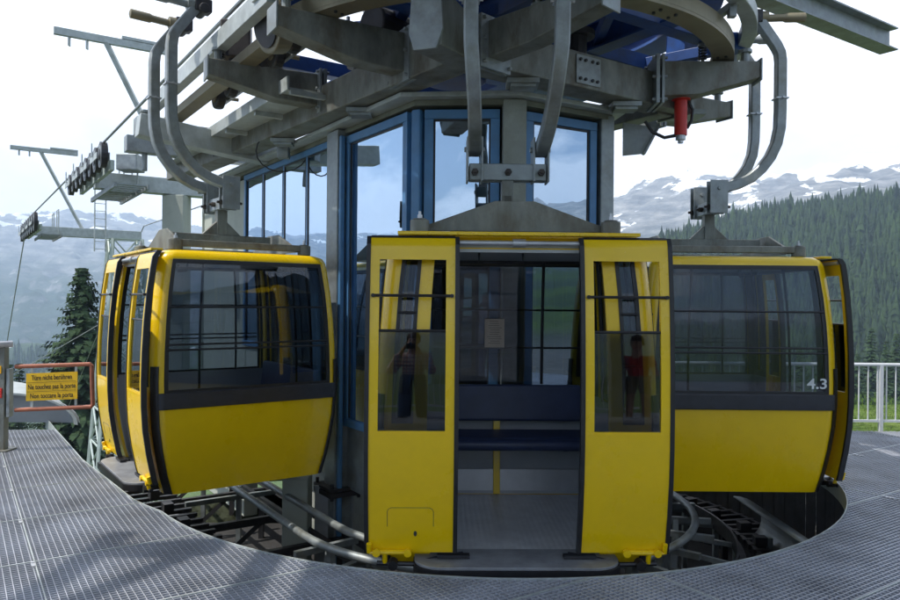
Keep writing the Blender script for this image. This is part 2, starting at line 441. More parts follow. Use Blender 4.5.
azs = np.concatenate([np.linspace(-180, -40, 150)[:-1], np.linspace(-40, 40, 420)[:-1], np.linspace(40, 180, 150)])
rr = np.concatenate([[0.01, 5, 9, 9.6, 9.9, 10.25, 10.6, 12], np.geomspace(13, 1300, 90), np.linspace(1330, 4350, 150)])
A, RR = np.meshgrid(azs, rr)
Z = height(A, RR)
X = RR * np.sin(np.radians(A)); Y = RR * np.cos(np.radians(A))
nr, na = X.shape
me = bpy.data.meshes.new('terrain')
vs = np.stack([X, Y, Z], -1).reshape(-1, 3)
ii = np.arange(nr - 1)[:, None] * na + np.arange(na - 1)[None, :]
fs = np.stack([ii, ii + na, ii + na + 1, ii + 1], -1).reshape(-1, 4)
me.from_pydata(vs.tolist(), [], fs.tolist())
for p in me.polygons: p.use_smooth = True
bm = bmesh.new(); bm.from_mesh(me); bmesh.ops.recalc_face_normals(bm, faces=bm.faces)
bm.normal_update()
if sum(f.normal.z for f in list(bm.faces)[:200]) < 0: bmesh.ops.reverse_faces(bm, faces=bm.faces)
bm.to_mesh(me); bm.free()
ter = bpy.data.objects.new('mountain_terrain', me); col.objects.link(ter)
tag(ter, kind='structure')
# terrain material: meadow low, rock on steep faces, snow patches high up
m = bpy.data.materials.new('terrain'); m.use_nodes = True; MT['terrain'] = m
N = m.node_tree.nodes; L = m.node_tree.links; b = N['Principled BSDF']; b.inputs['Roughness'].default_value = 0.95
b.inputs['Specular IOR Level'].default_value = 0.15
geo = N.new('ShaderNodeNewGeometry'); tc = N.new('ShaderNodeTexCoord')
sp = N.new('ShaderNodeSeparateXYZ'); L.new(geo.outputs['Position'], sp.inputs[0])
sn = N.new('ShaderNodeSeparateXYZ'); L.new(geo.outputs['Normal'], sn.inputs[0])
def noise(scale, detail=8, rough=0.6, src=None):
    n = N.new('ShaderNodeTexNoise'); n.inputs['Scale'].default_value = scale; n.inputs['Detail'].default_value = detail
    n.inputs['Roughness'].default_value = rough; L.new(geo.outputs['Position'] if src is None else src, n.inputs['Vector']); return n.outputs['Fac']
def rng(v, a, b_, c=0.0, d=1.0):
    n = N.new('ShaderNodeMapRange'); n.inputs['From Min'].default_value = a; n.inputs['From Max'].default_value = b_
    n.inputs['To Min'].default_value = c; n.inputs['To Max'].default_value = d; L.new(v, n.inputs['Value']); return n.outputs[0]
def math2(op, a, b_):
    n = N.new('ShaderNodeMath'); n.operation = op
    for i, q in enumerate((a, b_)):
        if isinstance(q, (int, float)): n.inputs[i].default_value = q
        else: L.new(q, n.inputs[i])
    return n.outputs[0]
def mixc(f, a, b_):
    n = N.new('ShaderNodeMix'); n.data_type = 'RGBA'; L.new(f, n.inputs['Factor'])
    for k, q in (('A', a), ('B', b_)):
        if isinstance(q, tuple): n.inputs[k].default_value = q + (1,)
        else: L.new(q, n.inputs[k])
    return n.outputs['Result']
grass = mixc(rng(noise(0.8), 0.35, 0.65), (0.055, 0.10, 0.02), (0.12, 0.17, 0.04))
grass = mixc(rng(noise(0.006, 6), 0.45, 0.6), grass, (0.045, 0.07, 0.03))
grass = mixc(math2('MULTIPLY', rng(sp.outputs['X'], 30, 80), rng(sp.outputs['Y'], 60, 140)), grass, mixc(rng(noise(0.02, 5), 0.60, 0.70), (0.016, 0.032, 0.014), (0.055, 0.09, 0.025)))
grass = mixc(math2('MULTIPLY', rng(sp.outputs['X'], 1.5, 3.0, 1, 0), math2('MULTIPLY', rng(sp.outputs['Y'], 12, 25, 1, 0), rng(sp.outputs['Y'], -12, -6))), grass, (0.03, 0.035, 0.02))
grass = mixc(rng(sp.outputs['X'], -900, -400, 1, 0), grass, (0.05, 0.075, 0.06))  # far left slopes tinted blue-grey: distance haze put into the colour
grass = mixc(math2('MULTIPLY', rng(sp.outputs['Y'], -5, -1, 1, 0), rng(sp.outputs['Y'], -120, -60)), grass, (0.16, 0.155, 0.145))
rock = mixc(rng(noise(0.02, 10, 0.7), 0.35, 0.65), (0.17, 0.18, 0.19), (0.36, 0.36, 0.35))
mpz = N.new('ShaderNodeMapping'); mpz.inputs['Scale'].default_value = (1, 1, 5); L.new(geo.outputs['Position'], mpz.inputs[0])
rock = mixc(rng(noise(0.012, 8, 0.65, mpz.outputs[0]), 0.4, 0.62), rock, (0.13, 0.14, 0.15))
steep = rng(math2('ADD', sn.outputs['Z'], rng(noise(0.03, 8), 0, 1, -0.22, 0.22)), 0.72, 0.86)
hi = rng(math2('ADD', sp.outputs['Z'], rng(noise(0.004, 6), 0, 1, -120, 120)), 20, 200)
base = mixc(hi, grass, rock)
flat = mixc(steep, rock, base)
snowm = math2('ADD', rng(noise(0.0045, 9, 0.62), 0.35, 0.65, -0.5, 0.5), rng(sp.outputs['Z'], 130, 420, -0.30, 0.28))
snowm = math2('ADD', snowm, rng(sn.outputs['Z'], 0.5, 0.95, -0.35, 0.10))
left = math2('ADD', rng(sp.outputs['X'], -900, -500, -0.34, -0.05), rng(sp.outputs['Y'], -300, 100, -0.5, 0.0))
snowm = math2('ADD', snowm, left)
snow = rng(snowm, 0.0, 0.025)
fin = mixc(snow, flat, (0.82, 0.85, 0.88))
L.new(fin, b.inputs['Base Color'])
bp = N.new('ShaderNodeBump'); bp.inputs['Strength'].default_value = 0.8; bp.inputs['Distance'].default_value = 14
L.new(noise(0.022, 9, 0.65), bp.inputs['Height'])
L.new(bp.outputs[0], b.inputs['Normal'])
me.materials.append(m)

# ------------------------------------------------------------------ conifers
def foliage(name, c0, c1, scale=0.6):
    m = bpy.data.materials.new(name); m.use_nodes = True; MT[name] = m
    N = m.node_tree.nodes; L = m.node_tree.links; b = N['Principled BSDF']; b.inputs['Roughness'].default_value = 0.85
    b.inputs['Specular IOR Level'].default_value = 0.2
    g = N.new('ShaderNodeNewGeometry'); n = N.new('ShaderNodeTexNoise'); n.inputs['Scale'].default_value = scale; n.inputs['Detail'].default_value = 5
    L.new(g.outputs['Position'], n.inputs['Vector'])
    r = N.new('ShaderNodeValToRGB'); r.color_ramp.elements[0].position = 0.32; r.color_ramp.elements[1].position = 0.68
    r.color_ramp.elements[0].color = c0 + (1,); r.color_ramp.elements[1].color = c1 + (1,)
    L.new(n.outputs['Fac'], r.inputs[0]); L.new(r.outputs[0], b.inputs['Base Color'])
foliage('needles', (0.016, 0.036, 0.018), (0.045, 0.080, 0.032), 1.2)
foliage('forest_green', (0.006, 0.016, 0.011), (0.036, 0.066, 0.020), 0.07)

def far_conifer(rs, h, w, tiers, npt):
    vs = []; fs = []
    for t in range(tiers):
        f = t / tiers
        zb = h * (0.06 + 0.90 * f); zt = min(h, zb + h * (1.55 / tiers) + h * 0.03)
        rad = w * (1 - f) ** 0.85 * (0.85 + 0.3 * rs.rand()) + 0.02 * h * 0.2
        b0 = len(vs); k = npt
        ph = rs.rand() * 6.28
        for j in range(2 * k):
            a = ph + math.pi * j / k
            q = rad * (1.0 if j % 2 == 0 else 0.55) * (0.75 + 0.5 * rs.rand())
            vs.append((q * math.cos(a), q * math.sin(a), zb - (0.035 * h if j % 2 == 0 else -0.01 * h) * (0.6 + 0.8 * rs.rand())))
        vs.append((rad * 0.1 * (rs.rand() - .5), rad * 0.1 * (rs.rand() - .5), zt if t < tiers - 1 else h))
        for j in range(2 * k): fs.append((b0 + j, b0 + (j + 1) % (2 * k), b0 + 2 * k))
    return np.array(vs), np.array(fs)
rs = np.random.RandomState(5)
protos = [far_conifer(rs, 1.0, 0.11 + 0.12 * rs.rand(), rs.randint(6, 9), rs.randint(4, 7)) for _ in range(24)]
def forest(name, pts, hmin, hmax, mtl):
    VV = []; FF = []; n = 0
    for (x, y, z) in pts:
        v, f = protos[rs.randint(len(protos))]
        h = hmin + (hmax - hmin) * rs.rand() ** 0.8; h *= 0.6 if rs.rand() < .25 else (1.25 if rs.rand() < .06 else 1)
        a = rs.rand() * 6.28; ca, sa = math.cos(a), math.sin(a)
        wv = v * h
        VV.append(np.stack([wv[:, 0] * ca - wv[:, 1] * sa + x, wv[:, 0] * sa + wv[:, 1] * ca + y, wv[:, 2] + z], -1)); FF.append(f + n); n += len(v)
    VV = np.concatenate(VV).astype(np.float32); FF = np.concatenate(FF).astype(np.int32)
    me = bpy.data.meshes.new(name)
    me.vertices.add(len(VV)); me.vertices.foreach_set('co', VV.ravel())
    me.loops.add(FF.size); me.loops.foreach_set('vertex_index', FF.ravel())
    me.polygons.add(len(FF)); me.polygons.foreach_set('loop_start', np.arange(0, FF.size, 3, dtype=np.int32))
    me.update(calc_edges=True); me.validate()
    me.materials.append(MT[mtl])
    o = bpy.data.objects.new(name, me); col.objects.link(o)
    return o
def scatter(n, az0, az1, r0, r1, dens=None):
    out = []
    while len(out) < n:
        az = az0 + (az1 - az0) * rs.rand(n); r = np.sqrt(r0 ** 2 + (r1 ** 2 - r0 ** 2) * rs.rand(n))
        z = height(az, r)
        for a_, r_, z_ in zip(az, r, z):
            if dens is not None and rs.rand() > dens(a_, r_, z_): continue
            out.append((r_ * math.sin(math.radians(a_)), r_ * math.cos(math.radians(a_)), z_ - 0.5))
    return out[:n]
def hill_d(a, r, z):
    v = float(fbm(np.array([r * math.sin(math.radians(a)) / 60.0 + 7]), np.array([r * math.cos(math.radians(a)) / 60.0 + 3]), 3)[0])
    lim = np.interp(a, [12, 14.5, 16.5, 19, 40], [0, 0, 1, 1, 1])
    if 560 < r < 610 and 23 < a < 30: return 0.45 if v > 0.05 else 1
    return lim * (1.0 if v > -0.42 else 0.25)
f1 = forest('hillside_forest', scatter(9500, 14, 42, 330, 880, hill_d), 13, 25, 'forest_green')
tag(f1, 'dark green conifer forest covering the hillside to the right', 'forest', kind='stuff')
f2 = forest('valley_forest', scatter(1500, -45, -20, 1020, 1330, lambda a, r, z: 1.0 if (r > 1120 or a > -29) else 0.3), 14, 26, 'forest_green')
tag(f2, 'distant hazy wood on the low ridge in the valley at left', 'forest', kind='stuff')

def spruce(px, d, top, h, w, label, seed, group=None, dense=1.0):
    """individual spruce: tapered trunk + whorls of drooping branches carrying needle sprays"""
    r_ = random.Random(seed)
    x = (px - 450) / 735 * d
    root = empty('spruce_tree', (x, d, top - h)); tag(root, label, 'tree', group)
    t = MB(); t.tube([(0, 0, 0), (0.05, 0, h * .4), (0, .03, h * .8), (0, 0, h * .985)], [h * .016, h * .011, h * .005, h * .001], 8)
    t.build('trunk', 'bark', root, smooth=True)
    c = MB(); z = h * 0.06
    while z < h * 0.985:
        f = z / h; L_ = w * (1 - f) ** 0.72 * (0.85 + 0.3 * r_.random()) + 0.012 * h
        nb = int((7 + 7 * (1 - f)) * dense)
        for k in range(nb):
            a = r_.random() * 6.283; Lb = L_ * (0.6 + 0.5 * r_.random())
            ca, sa = math.cos(a), math.sin(a)
            droop = 0.28 + 0.25 * r_.random(); ns = max(3, int(Lb / (h * 0.012)))
            for q in range(ns):
                s = (q + 0.4) / ns; rr_ = Lb * s
                zz = z - droop * Lb * s + 0.20 * Lb * s * s
                for side in (-1, 1):
                    wl_ = (0.034 * h * (1 - 0.6 * s) * (1 - 0.45 * f)) * (0.7 + 0.6 * r_.random())
                    px_, py_ = -sa * side, ca * side
                    p0 = (rr_ * ca, rr_ * sa, zz)
                    fw = wl_ * 0.75
                    p1 = (p0[0] + px_ * wl_ * .5 + ca * fw, p0[1] + py_ * wl_ * .5 + sa * fw, zz - wl_ * (0.25 + 0.45 * r_.random()))
                    p2 = (p0[0] + px_ * wl_ * .95 + ca * fw * .2, p0[1] + py_ * wl_ * .95 + sa * fw * .2, zz - wl_ * (0.15 + 0.4 * r_.random()))
                    c.add([p0, p1, p2], [(0, 1, 2)])
                tip = (rr_ * ca + ca * Lb * .12, rr_ * sa + sa * Lb * .12, zz - 0.02 * h * r_.random())
                c.add([(rr_ * ca - sa * .012 * h, rr_ * sa + ca * .012 * h, zz + .004 * h), (rr_ * ca + sa * .012 * h, rr_ * sa - ca * .012 * h, zz + .004 * h), tip], [(0, 1, 2)])
        z += h * (0.020 + 0.012 * (1 - f)) / max(dense, 0.5)
    c.build('crown', 'needles', root)
    return root
spruce(82, 62, 4.4, 25, 6.2, 'tall dark spruce with pointed top, left of the lattice tower', 1, dense=1.6)
spruce(101, 72, -1.0, 24, 6.0, 'broad dark spruce right behind the lattice tower legs', 2)
spruce(64, 66, -4.8, 20, 5.0, 'spruce behind the warning sign, its top just above the gate', 3)
spruce(47, 74, -9.6, 18, 4.8, 'lower spruce behind the left half of the warning sign', 4)
spruce(20, 90, -6.3, 20, 2.9, 'slim distant spruce above the gate rail, second from the left edge', 5)
spruce(11, 92, -6.6, 20, 2.4, 'slimmest distant spruce, leftmost tree above the gate rail', 6)
g = 'spruces at the foot of the wooded hillside'
for i, (px, d, top, h) in enumerate([(858, 150, -8, 24), (872, 172, -3.5, 26), (886, 160, -6, 24), (897, 180, -5, 27), (915, 165, -4, 26), (842, 178, -8, 24), (800, 172, -8, 24), (770, 180, -9, 24), (820, 165, -11, 22), (868, 140, -13, 20), (893, 140, -14, 20)]):
    spruce(px, d, top, h, 5.2, 'dark spruce at the foot of the wooded hillside beyond the white railing', 20 + i, g, dense=0.9)

# grass blades along the edge beyond the right railing
rs2 = random.Random(3)
gb = MB()
for i in range(9000):
    az = R(rs2.uniform(14, 40)); r_ = rs2.uniform(10.3, 16.5)
    x, y = r_ * math.sin(az), r_ * math.cos(az)
    z = -0.2; h = rs2.uniform(.03, .10); a = rs2.random() * 6.28; w_ = .006
    gb.add([(x - w_ * math.cos(a), y - w_ * math.sin(a), z), (x + w_ * math.cos(a), y + w_ * math.sin(a), z), (x + rs2.uniform(-.04, .04), y + rs2.uniform(-.04, .04), z + h)], [(0, 1, 2)])
foliage('grass_blade', (0.06, 0.13, 0.02), (0.14, 0.22, 0.05), 2.0)
tag(gb.build('grass', 'grass_blade'), 'strip of green meadow grass beyond the white railing', 'grass', kind='stuff')

# ================================================================== DECK AND PIT
HC = V(0.4, 7.4, 0); HR = 3.18
edge = []                     # hole edge from far left, round the front, to far right behind the cabin
edge += [(-5.35, 9.75), (-4.74, 8.85), (-4.17, 8.04), (-3.6, 7.22), (-2.93, 6.37), (-2.50, 5.82), (-2.33, 5.65)]
a = math.atan2(5.50 - 7.4, -2.12 - .4)
a = math.atan2(-1.9, -2.52) ; a1_ = R(60)
while a < a1_:
    edge.append((HC.x + HR * math.cos(a), HC.y + HR * math.sin(a))); a += R(3)
hole = edge + [(1.2, 14.0), (-8, 14.0)]
def pip(x, y, P):
    c = False; n = len(P); j = n - 1
    for i in range(n):
        if (P[i][1] > y) != (P[j][1] > y) and x < (P[j][0] - P[i][0]) * (y - P[i][1]) / (P[j][1] - P[i][1]) + P[i][0]: c = not c
        j = i
    return c
deckpoly = [(-9, -5), (9.5, -5), (9.5, 9.25), (-9, 9.25)]
# grating panels laid square to the line; bars clipped to the hole edge
holeN = np.array(hole)
def inside_mask(xs, ys):
    c = np.zeros(len(xs), bool); P = holeN; n = len(P); j = n - 1
    for i in range(n):
        cond = ((P[i, 1] > ys) != (P[j, 1] > ys))
        with np.errstate(divide='ignore', invalid='ignore'):
            xx = (P[j, 0] - P[i, 0]) * (ys - P[i, 1]) / (P[j, 1] - P[i, 1]) + P[i, 0]
        c ^= cond & (xs < xx); j = i
    return c
def on_deck(xs, ys):
    left = (xs < -4.2) & (ys > 8.86 + 0.09 * (xs + 4.7))
    right_ok = (ys < 9.25 - 0.02 * (xs - 5))
    back = (xs > -4.2) & ~right_ok
    return (~inside_mask(xs, ys)) & ~left & ~back & (ys > -4) & (xs < 9.5) & (xs > -8.5)
def run_bars(mb, along, across, s_vals, t0, t1, zt, hgt, wid, step=0.02, far=99):
    for s in s_vals:
        ts = np.arange(t0, t1, step)
        xs = across.x * s + along.x * ts; ys = across.y * s + along.y * ts
        ok = on_deck(xs, ys)
        if not ok.any(): continue
        d = np.diff(np.concatenate([[0], ok.astype(int), [0]])); st = np.where(d == 1)[0]; en = np.where(d == -1)[0] - 1
        for i0, i1 in zip(st, en):
            if i1 - i0 < 2: continue
            p = V(xs[i0], ys[i0], 0); q = V(xs[i1], ys[i1], 0); sd = across * (wid / 2)
            zb = zt - hgt
            mb.add([p - sd + V(0, 0, zb), p + sd + V(0, 0, zb), p + sd + V(0, 0, zt), p - sd + V(0, 0, zt),
                    q - sd + V(0, 0, zb), q + sd + V(0, 0, zb), q + sd + V(0, 0, zt), q - sd + V(0, 0, zt)],
                   [(2, 3, 7, 6), (1, 2, 6, 5), (3, 0, 4, 7), (0, 1, 2, 3), (4, 5, 6, 7)])
deck = empty('grating_deck', (0, 0, 0)); tag(deck, kind='structure')
gbars = MB()
run_bars(gbars, W, U, np.arange(-12, 14, 0.0335), -12, 14, 0.0, 0.030, 0.0056)
gbars.build('bearing_bars', 'grate_steel', deck)
cb = MB()
run_bars(cb, U, W, np.arange(-12, 14, 0.0385), -12, 14, -0.0012, 0.015, 0.0046)
cb.build('cross_bars', 'grate_steel', deck)
sb = MB()
run_bars(sb, W, U, np.arange(-12.015, 14, 1.005), -12, 14, 0.003, 0.034, 0.009)
run_bars(sb, U, W, np.arange(-11.6, 14, 3.003), -12, 14, 0.003, 0.034, 0.007)
sb.build('panel_edges', 'galv_light', deck)
cl_ = MB()
for i in range(-12, 15):
    for j in range(-20, 22):
        p_ = W * (j * 1.5015 + .4) + U * (i * 1.005 - 12.015 + 12 + .0)
        if on_deck(np.array([p_.x]), np.array([p_.y]))[0] and math.hypot(p_.x, p_.y - 5) < 7:
            for o2 in (-.035, .035): cl_.cyl((p_.x + U.x * o2, p_.y + U.y * o2, -.002), (p_.x + U.x * o2, p_.y + U.y * o2, .008), .012, 8)
            cl_.bar(p_ - U * .05 + V(0, 0, .003), p_ + U * .05 + V(0, 0, .003), .022, .003)
cl_.build('saddle_clips', 'alu', deck)
# curved kicking plate around the hole
kp = MB(); n = len(edge)
for i in range(n - 1):
    p = V(*edge[i], 0); q = V(*edge[i + 1], 0); d = (q - p).normalized(); nrm = V(d.y, -d.x, 0) * 0.004
    kp.add([p - nrm + V(0, 0, -.14), p + nrm + V(0, 0, -.14), p + nrm + V(0, 0, .006), p - nrm + V(0, 0, .006),
            q - nrm + V(0, 0, -.14), q + nrm + V(0, 0, -.14), q + nrm + V(0, 0, .006), q - nrm + V(0, 0, .006)],
           [(3, 2, 6, 7), (1, 2, 6, 5), (0, 3, 7, 4), (0, 1, 5, 4), (0, 1, 2, 3), (4, 5, 6, 7)])
kp.build('edge_plate', 'galv_light', deck)
# bearers below
be = MB()
for s in np.arange(-9, 12, 1.5):
    run_bars(be, U, W, [s], -12, 14, -0.04, 0.14, 0.08, 0.1)
be.build('deck_bearers', 'galv', deck)
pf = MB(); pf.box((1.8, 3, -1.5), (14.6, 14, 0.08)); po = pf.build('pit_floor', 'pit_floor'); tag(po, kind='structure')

# curved pale end cover beyond the left end of the deck
root = empty('curved_end_cover', (-5.62, 9.35, 0)); tag(root, 'pale curved sheet cover at the far left end of the deck below the gate', 'cover')
cv = MB(); n = 18; ring = []
for i in range(n + 1):
    a = math.pi * i / n; ring.append((0.90 * math.cos(a), 0.40 * math.sin(a) - .03))
O1 = V(0, 0, 0); D = U * 1.6
vs = [V(x, 0, z) for x, z in ring] + [V(x, 0, z) + D for x, z in ring] + [V(x * .95, 0.002, z * .93) for x, z in ring] + [V(x * .95, 0, z * .93) + D for x, z in ring]
k = n + 1
fs = [(i, i + 1, k + i + 1, k + i) for i in range(n)] + [(2 * k + i, 3 * k + i, 3 * k + i + 1, 2 * k + i + 1) for i in range(n)] + [(i, 2 * k + i, 2 * k + i + 1, i + 1) for i in range(n)] + [(k + i, k + i + 1, 3 * k + i + 1, 3 * k + i) for i in range(n)]
cv.add(vs, fs); cv.build('cover_sheet', 'galv_light', root, smooth=True)
cv = MB(); cv.prism([(x * .94, z * .92) for x, z in ring], (0, 0.14, 0), (1, 0, 0), (0, 0, 1), (0, .02, 0)); cv.build('end_plate', 'panel_grey', root)
# ================================================================== STATION BUILDING
bld = empty('station_building', (0.4, 7.4, -1.46)); BO = V(0.4, 7.4, -1.46)
tag(bld, 'glazed station building with blue window frames and grey columns behind the cabins', 'building')
def MBb(): return MB(Matrix.Translation(-BO))
P1 = V(-0.325, 6.50, 0); P2 = V(0.535, 6.45, 0); P3 = V(1.42, 6.95, 0)
P0 = P1 + U * 1.44
PE = P1 + U * 6.7                                # rear end of the left wall
P4 = V(1.30, 8.05, 0); PR_ = P4 + U * 5.6
def unit(a, b): return (b - a).normalized()
def outn(a, b):
    d = unit(a, b); return V(d.y, -d.x, 0)
def glazing(a, b, z0, z1, n, name='window', mull=.045, fr=.07, blue='blue_frame', pane='house_glass', trans=()):
    d = unit(a, b); nrm = outn(a, b); L_ = (b - a).length
    f = MBb()
    f.bar(a + V(0, 0, z1 - fr / 2), b + V(0, 0, z1 - fr / 2), .09, fr)
    f.bar(a + V(0, 0, z0 + fr / 2), b + V(0, 0, z0 + fr / 2), .09, fr)
    for k in (0, n):
        p = a + d * (L_ * k / n + (fr / 2 if k == 0 else -fr / 2))
        f.bar(p + V(0, 0, z0 + fr), p + V(0, 0, z1 - fr), fr, .086, tuple(nrm))
    fo = f.build(name, blue, bld, bevel=.006)
    if n > 1:
        m_ = MBb()
        for k in range(1, n):
            p = a + d * (L_ * k / n); m_.bar(p + V(0, 0, z0 + fr), p + V(0, 0, z1 - fr), mull, .05, tuple(nrm))
        m_.build('mullion', blue, fo)
    for tz in trans:
        m_ = MBb(); m_.bar(a + d * fr + V(0, 0, tz), b - d * fr + V(0, 0, tz), .07, .07); m_.build('transom', blue, fo)
    for k in range(n):
        p = a + d * (L_ * k / n + (fr if k == 0 else mull / 2)); q = a + d * (L_ * (k + 1) / n - (fr if k == n - 1 else mull / 2))
        m_ = MBb(); m_.bar(p + nrm * .012 + V(0, 0, (z0 + z1) / 2), q + nrm * .012 + V(0, 0, (z0 + z1) / 2), .010, z1 - z0 - 2 * fr); m_.build('pane', pane, fo)
        m_ = MBb()
        for e in (p, q):
            s_ = 1 if e is p else -1
            m_.bar(e + d * (s_ * .008) + nrm * .020 + V(0, 0, z0 + fr + .01), e + d * (s_ * .008) + nrm * .020 + V(0, 0, z1 - fr - .01), .016, .012, tuple(nrm))
        m_.bar(p + nrm * .020 + V(0, 0, z1 - fr - .010), q + nrm * .020 + V(0, 0, z1 - fr - .010), .012, .018)
        m_.build('gasket', 'rubber', fo)
    return fo
ZT = 3.27
# left wall: long window band then pale pier
glazing(P1 + U * 4.50, P1 + U * 1.62, 0.95, ZT + .03, 4, trans=())
glazing(P0 - U * .14, P1 + U * .06, 0.30, ZT, 1, fr=.08)
glazing(P1 + V(.09, -.005, 0), P2 - V(.11, 0, 0), 0.30, ZT, 1, fr=.08, trans=(2.05,))
d23 = unit(P2, P3)
glazing(P2 + d23 * .12, P3 - d23 * .09, 0.30, ZT, 1, fr=.08, trans=(2.05,))
glazing(P3 + V(-.01, .1, 0), P4, 0.30, ZT, 1, fr=.08)
glazing(P4 + U * .1, P4 + U * 4.5, 0.95, ZT, 4)
w_ = MBb()
def wall(mb, a, b, z0, z1, th=.12, off=0.0):
    n_ = outn(a, b); mb.bar(a - n_ * (th / 2 + off) + V(0, 0, (z0 + z1) / 2), b - n_ * (th / 2 + off) + V(0, 0, (z0 + z1) / 2), th, z1 - z0)
w_ = MBb()
wall(w_, P1 + U * 4.50, P0 + U * .12, -.30, .95); wall(w_, PE, P1 + U * 4.52, -1.45, ZT, .2)
wall(w_, P4 + U * .1, PR_, -1.45, .95); wall(w_, P4 + U * 4.52, PR_, .95, ZT)
wall(w_, PR_ - U * .02, PE, -1.45, ZT)
w_.build('concrete_wall', 'concrete_pale', bld, bevel=.01)
w_ = MBb()
wall(w_, P0 - U * .12, P1, -.35, .30, .1, .01); wall(w_, P1 + V(.03, 0, 0), P2 - V(.1, 0, 0), -.35, .30, .1, .01); wall(w_, P2 + d23 * .1, P3 - d23 * .08, -.35, .30, .1, .01); wall(w_, P3 + V(0, .1, 0), P4, -.35, .30, .1, .01)
w_.build('sill_panel', 'galv', bld)
w_ = MBb(); w_.prism([(p.x, p.y) for p in (P1 + W * .3 + U * .2, P2 + U * .3, P3 + U * .3 - W * .2, P4 - W * .2, P4 - W * .2 + U * 3, P1 + W * .3 + U * 3)], (0, 0, -1.44), (1, 0, 0), (0, 1, 0), (0, 0, 1.0))
w_.build('concrete_base', 'concrete', bld, bevel=.02)
w_ = MBb(); w_.prism([(p.x, p.y) for p in (P1 + W * .1 + U * .1, P2 + U * .12, P3 + U * .15 - W * .1, P4 - W * .1, PR_ - W * .15 - U * .2, PE + W * .2 - U * .2)], (0, 0, .18), (1, 0, 0), (0, 1, 0), (0, 0, .08))
w_.build('inner_floor', 'concrete', bld)
def column(p, w1, w2, d, z0=-1.44, z1=3.34, m='concrete', base=True):
    c = MBb(); c.bar(p + V(0, 0, z0), p + V(0, 0, z1), w1, w2, tuple(d)); o = c.build('column', m, bld, bevel=.012)
    if base:
        b_ = MBb(); b_.bar(p + V(0, 0, -.42), p + V(0, 0, -.40 + .03), w1 + .16, w2 + .16, tuple(d)); b_.bar(p + V(0, 0, -.36), p + V(0, 0, -.33), w1 + .16, w2 + .16, tuple(d))
        for i in (-1, 1):
            for j in (-1, 1):
                q = p + d * (j * (w2 / 2 + .05)) + d.cross(V(0, 0, 1)) * (i * (w1 / 2 + .05)); b_.cyl(q + V(0, 0, -.45), q + V(0, 0, -.28), .018, 8)
        b_.build('flange', 'dark_iron', o)
    return o
nA = outn(P0, P1)
column(P0 + nA * .03, .26, .20, nA, m='galv')
column(P2 + V(.01, -.02, 0), .20, .18, V(0.05, -1, 0).normalized())
column(P3 + V(.02, 0, 0), .14, .16, V(.3, -.95, 0).normalized(), m='galv')
column(P1 + V(.03, -.01, 0), .085, .10, V(-.4, -.9, 0).normalized(), m='blue_frame', z1=3.27, base=False)
column(P0 + nA * .09 - U * .16, .05, .05, nA, m='blue_frame', z1=3.27, base=False)
# roof slab with a shallow eave
ea = [P1 + V(-.12, -.16, 0), P2 + V(.03, -.20, 0), P3 + V(.20, -.10, 0), P4 + V(.16, 0, 0), PR_ + W * .15, PE - W * .19]
e_ = MBb(); e_.prism([(p.x, p.y) for p in ea], (0, 0, 3.352), (1, 0, 0), (0, 1, 0), (0, 0, .04)); e_.build('eave', 'galv_light', bld, bevel=.004)
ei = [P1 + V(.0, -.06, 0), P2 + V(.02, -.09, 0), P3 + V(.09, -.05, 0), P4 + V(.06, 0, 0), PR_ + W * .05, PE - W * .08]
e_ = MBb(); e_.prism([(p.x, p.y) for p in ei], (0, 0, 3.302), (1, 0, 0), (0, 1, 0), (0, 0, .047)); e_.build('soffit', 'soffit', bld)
# a little inside: desk and stove pipe shape seen through the panes
i_ = MBb(); i_.box((.55, 7.6, .62), (1.0, .5, .75)); i_.build('control_desk', 'panel_grey', bld, bevel=.02)

# white base plate and green stained pillar under the left wall
root = empty('concrete_pedestal', (-1.55, 7.55, -1.46)); tag(root, 'green stained concrete pedestal with white plate, below the left cabin', 'pedestal')
m_ = MB(); m_.box((0, 0, .62), (.26, .26, 1.24)); m_.build('pillar', 'concrete_pale', root, bevel=.015)
m_ = MB(); m_.box((.36, .1, .62), (.40, .03, 1.0)); m_.build('face_plate', 'panel_grey', root, bevel=.01)
# ================================================================== OVERHEAD STEELWORK
fr_ = empty('support_frame', (0.4, 7.4, 3.34)); FO = V(0.4, 7.4, 3.34)
tag(fr_, 'heavy grey steel frame of box beams and bracket arms above the building', 'steel frame')
def MF(): return MB(Matrix.Translation(-FO))
V0 = V(.12, 5.70, 0)
LB = V(-0.61, 0.792, 0)
def Z(p, z): return V(p.x, p.y, z)
m_ = MF(); m_.bar(Z(V0 + W * .02, 3.55), Z(V0 + W * 2.45, 3.55), .28, .30); m_.build('box_beam', 'arm_steel', fr_, bevel=.01)
m_ = MF(); m_.bar(Z(V0 - W * .06, 3.552), Z(V0 + LB * 7.2, 3.552), .28, .296); m_.build('box_beam', 'arm_steel', fr_, bevel=.01)
m_ = MF(); m_.bar(Z(V0 + W * 2.3, 3.50), Z(V0 + W * 2.3 + U * 5, 3.50), .2, .25); m_.build('box_beam', 'arm_steel', fr_, bevel=.01)
for p in (V0 + W * .55, V0 + W * 1.75, V0 + LB * 1.6, V0 + LB * 3.3):
    m_ = MF(); m_.box(Z(p, 3.375), (.26, .22, .04)); m_.box(Z(p, 3.345), (.20, .16, .03)); m_.build('bearing_pad', 'galv', fr_)
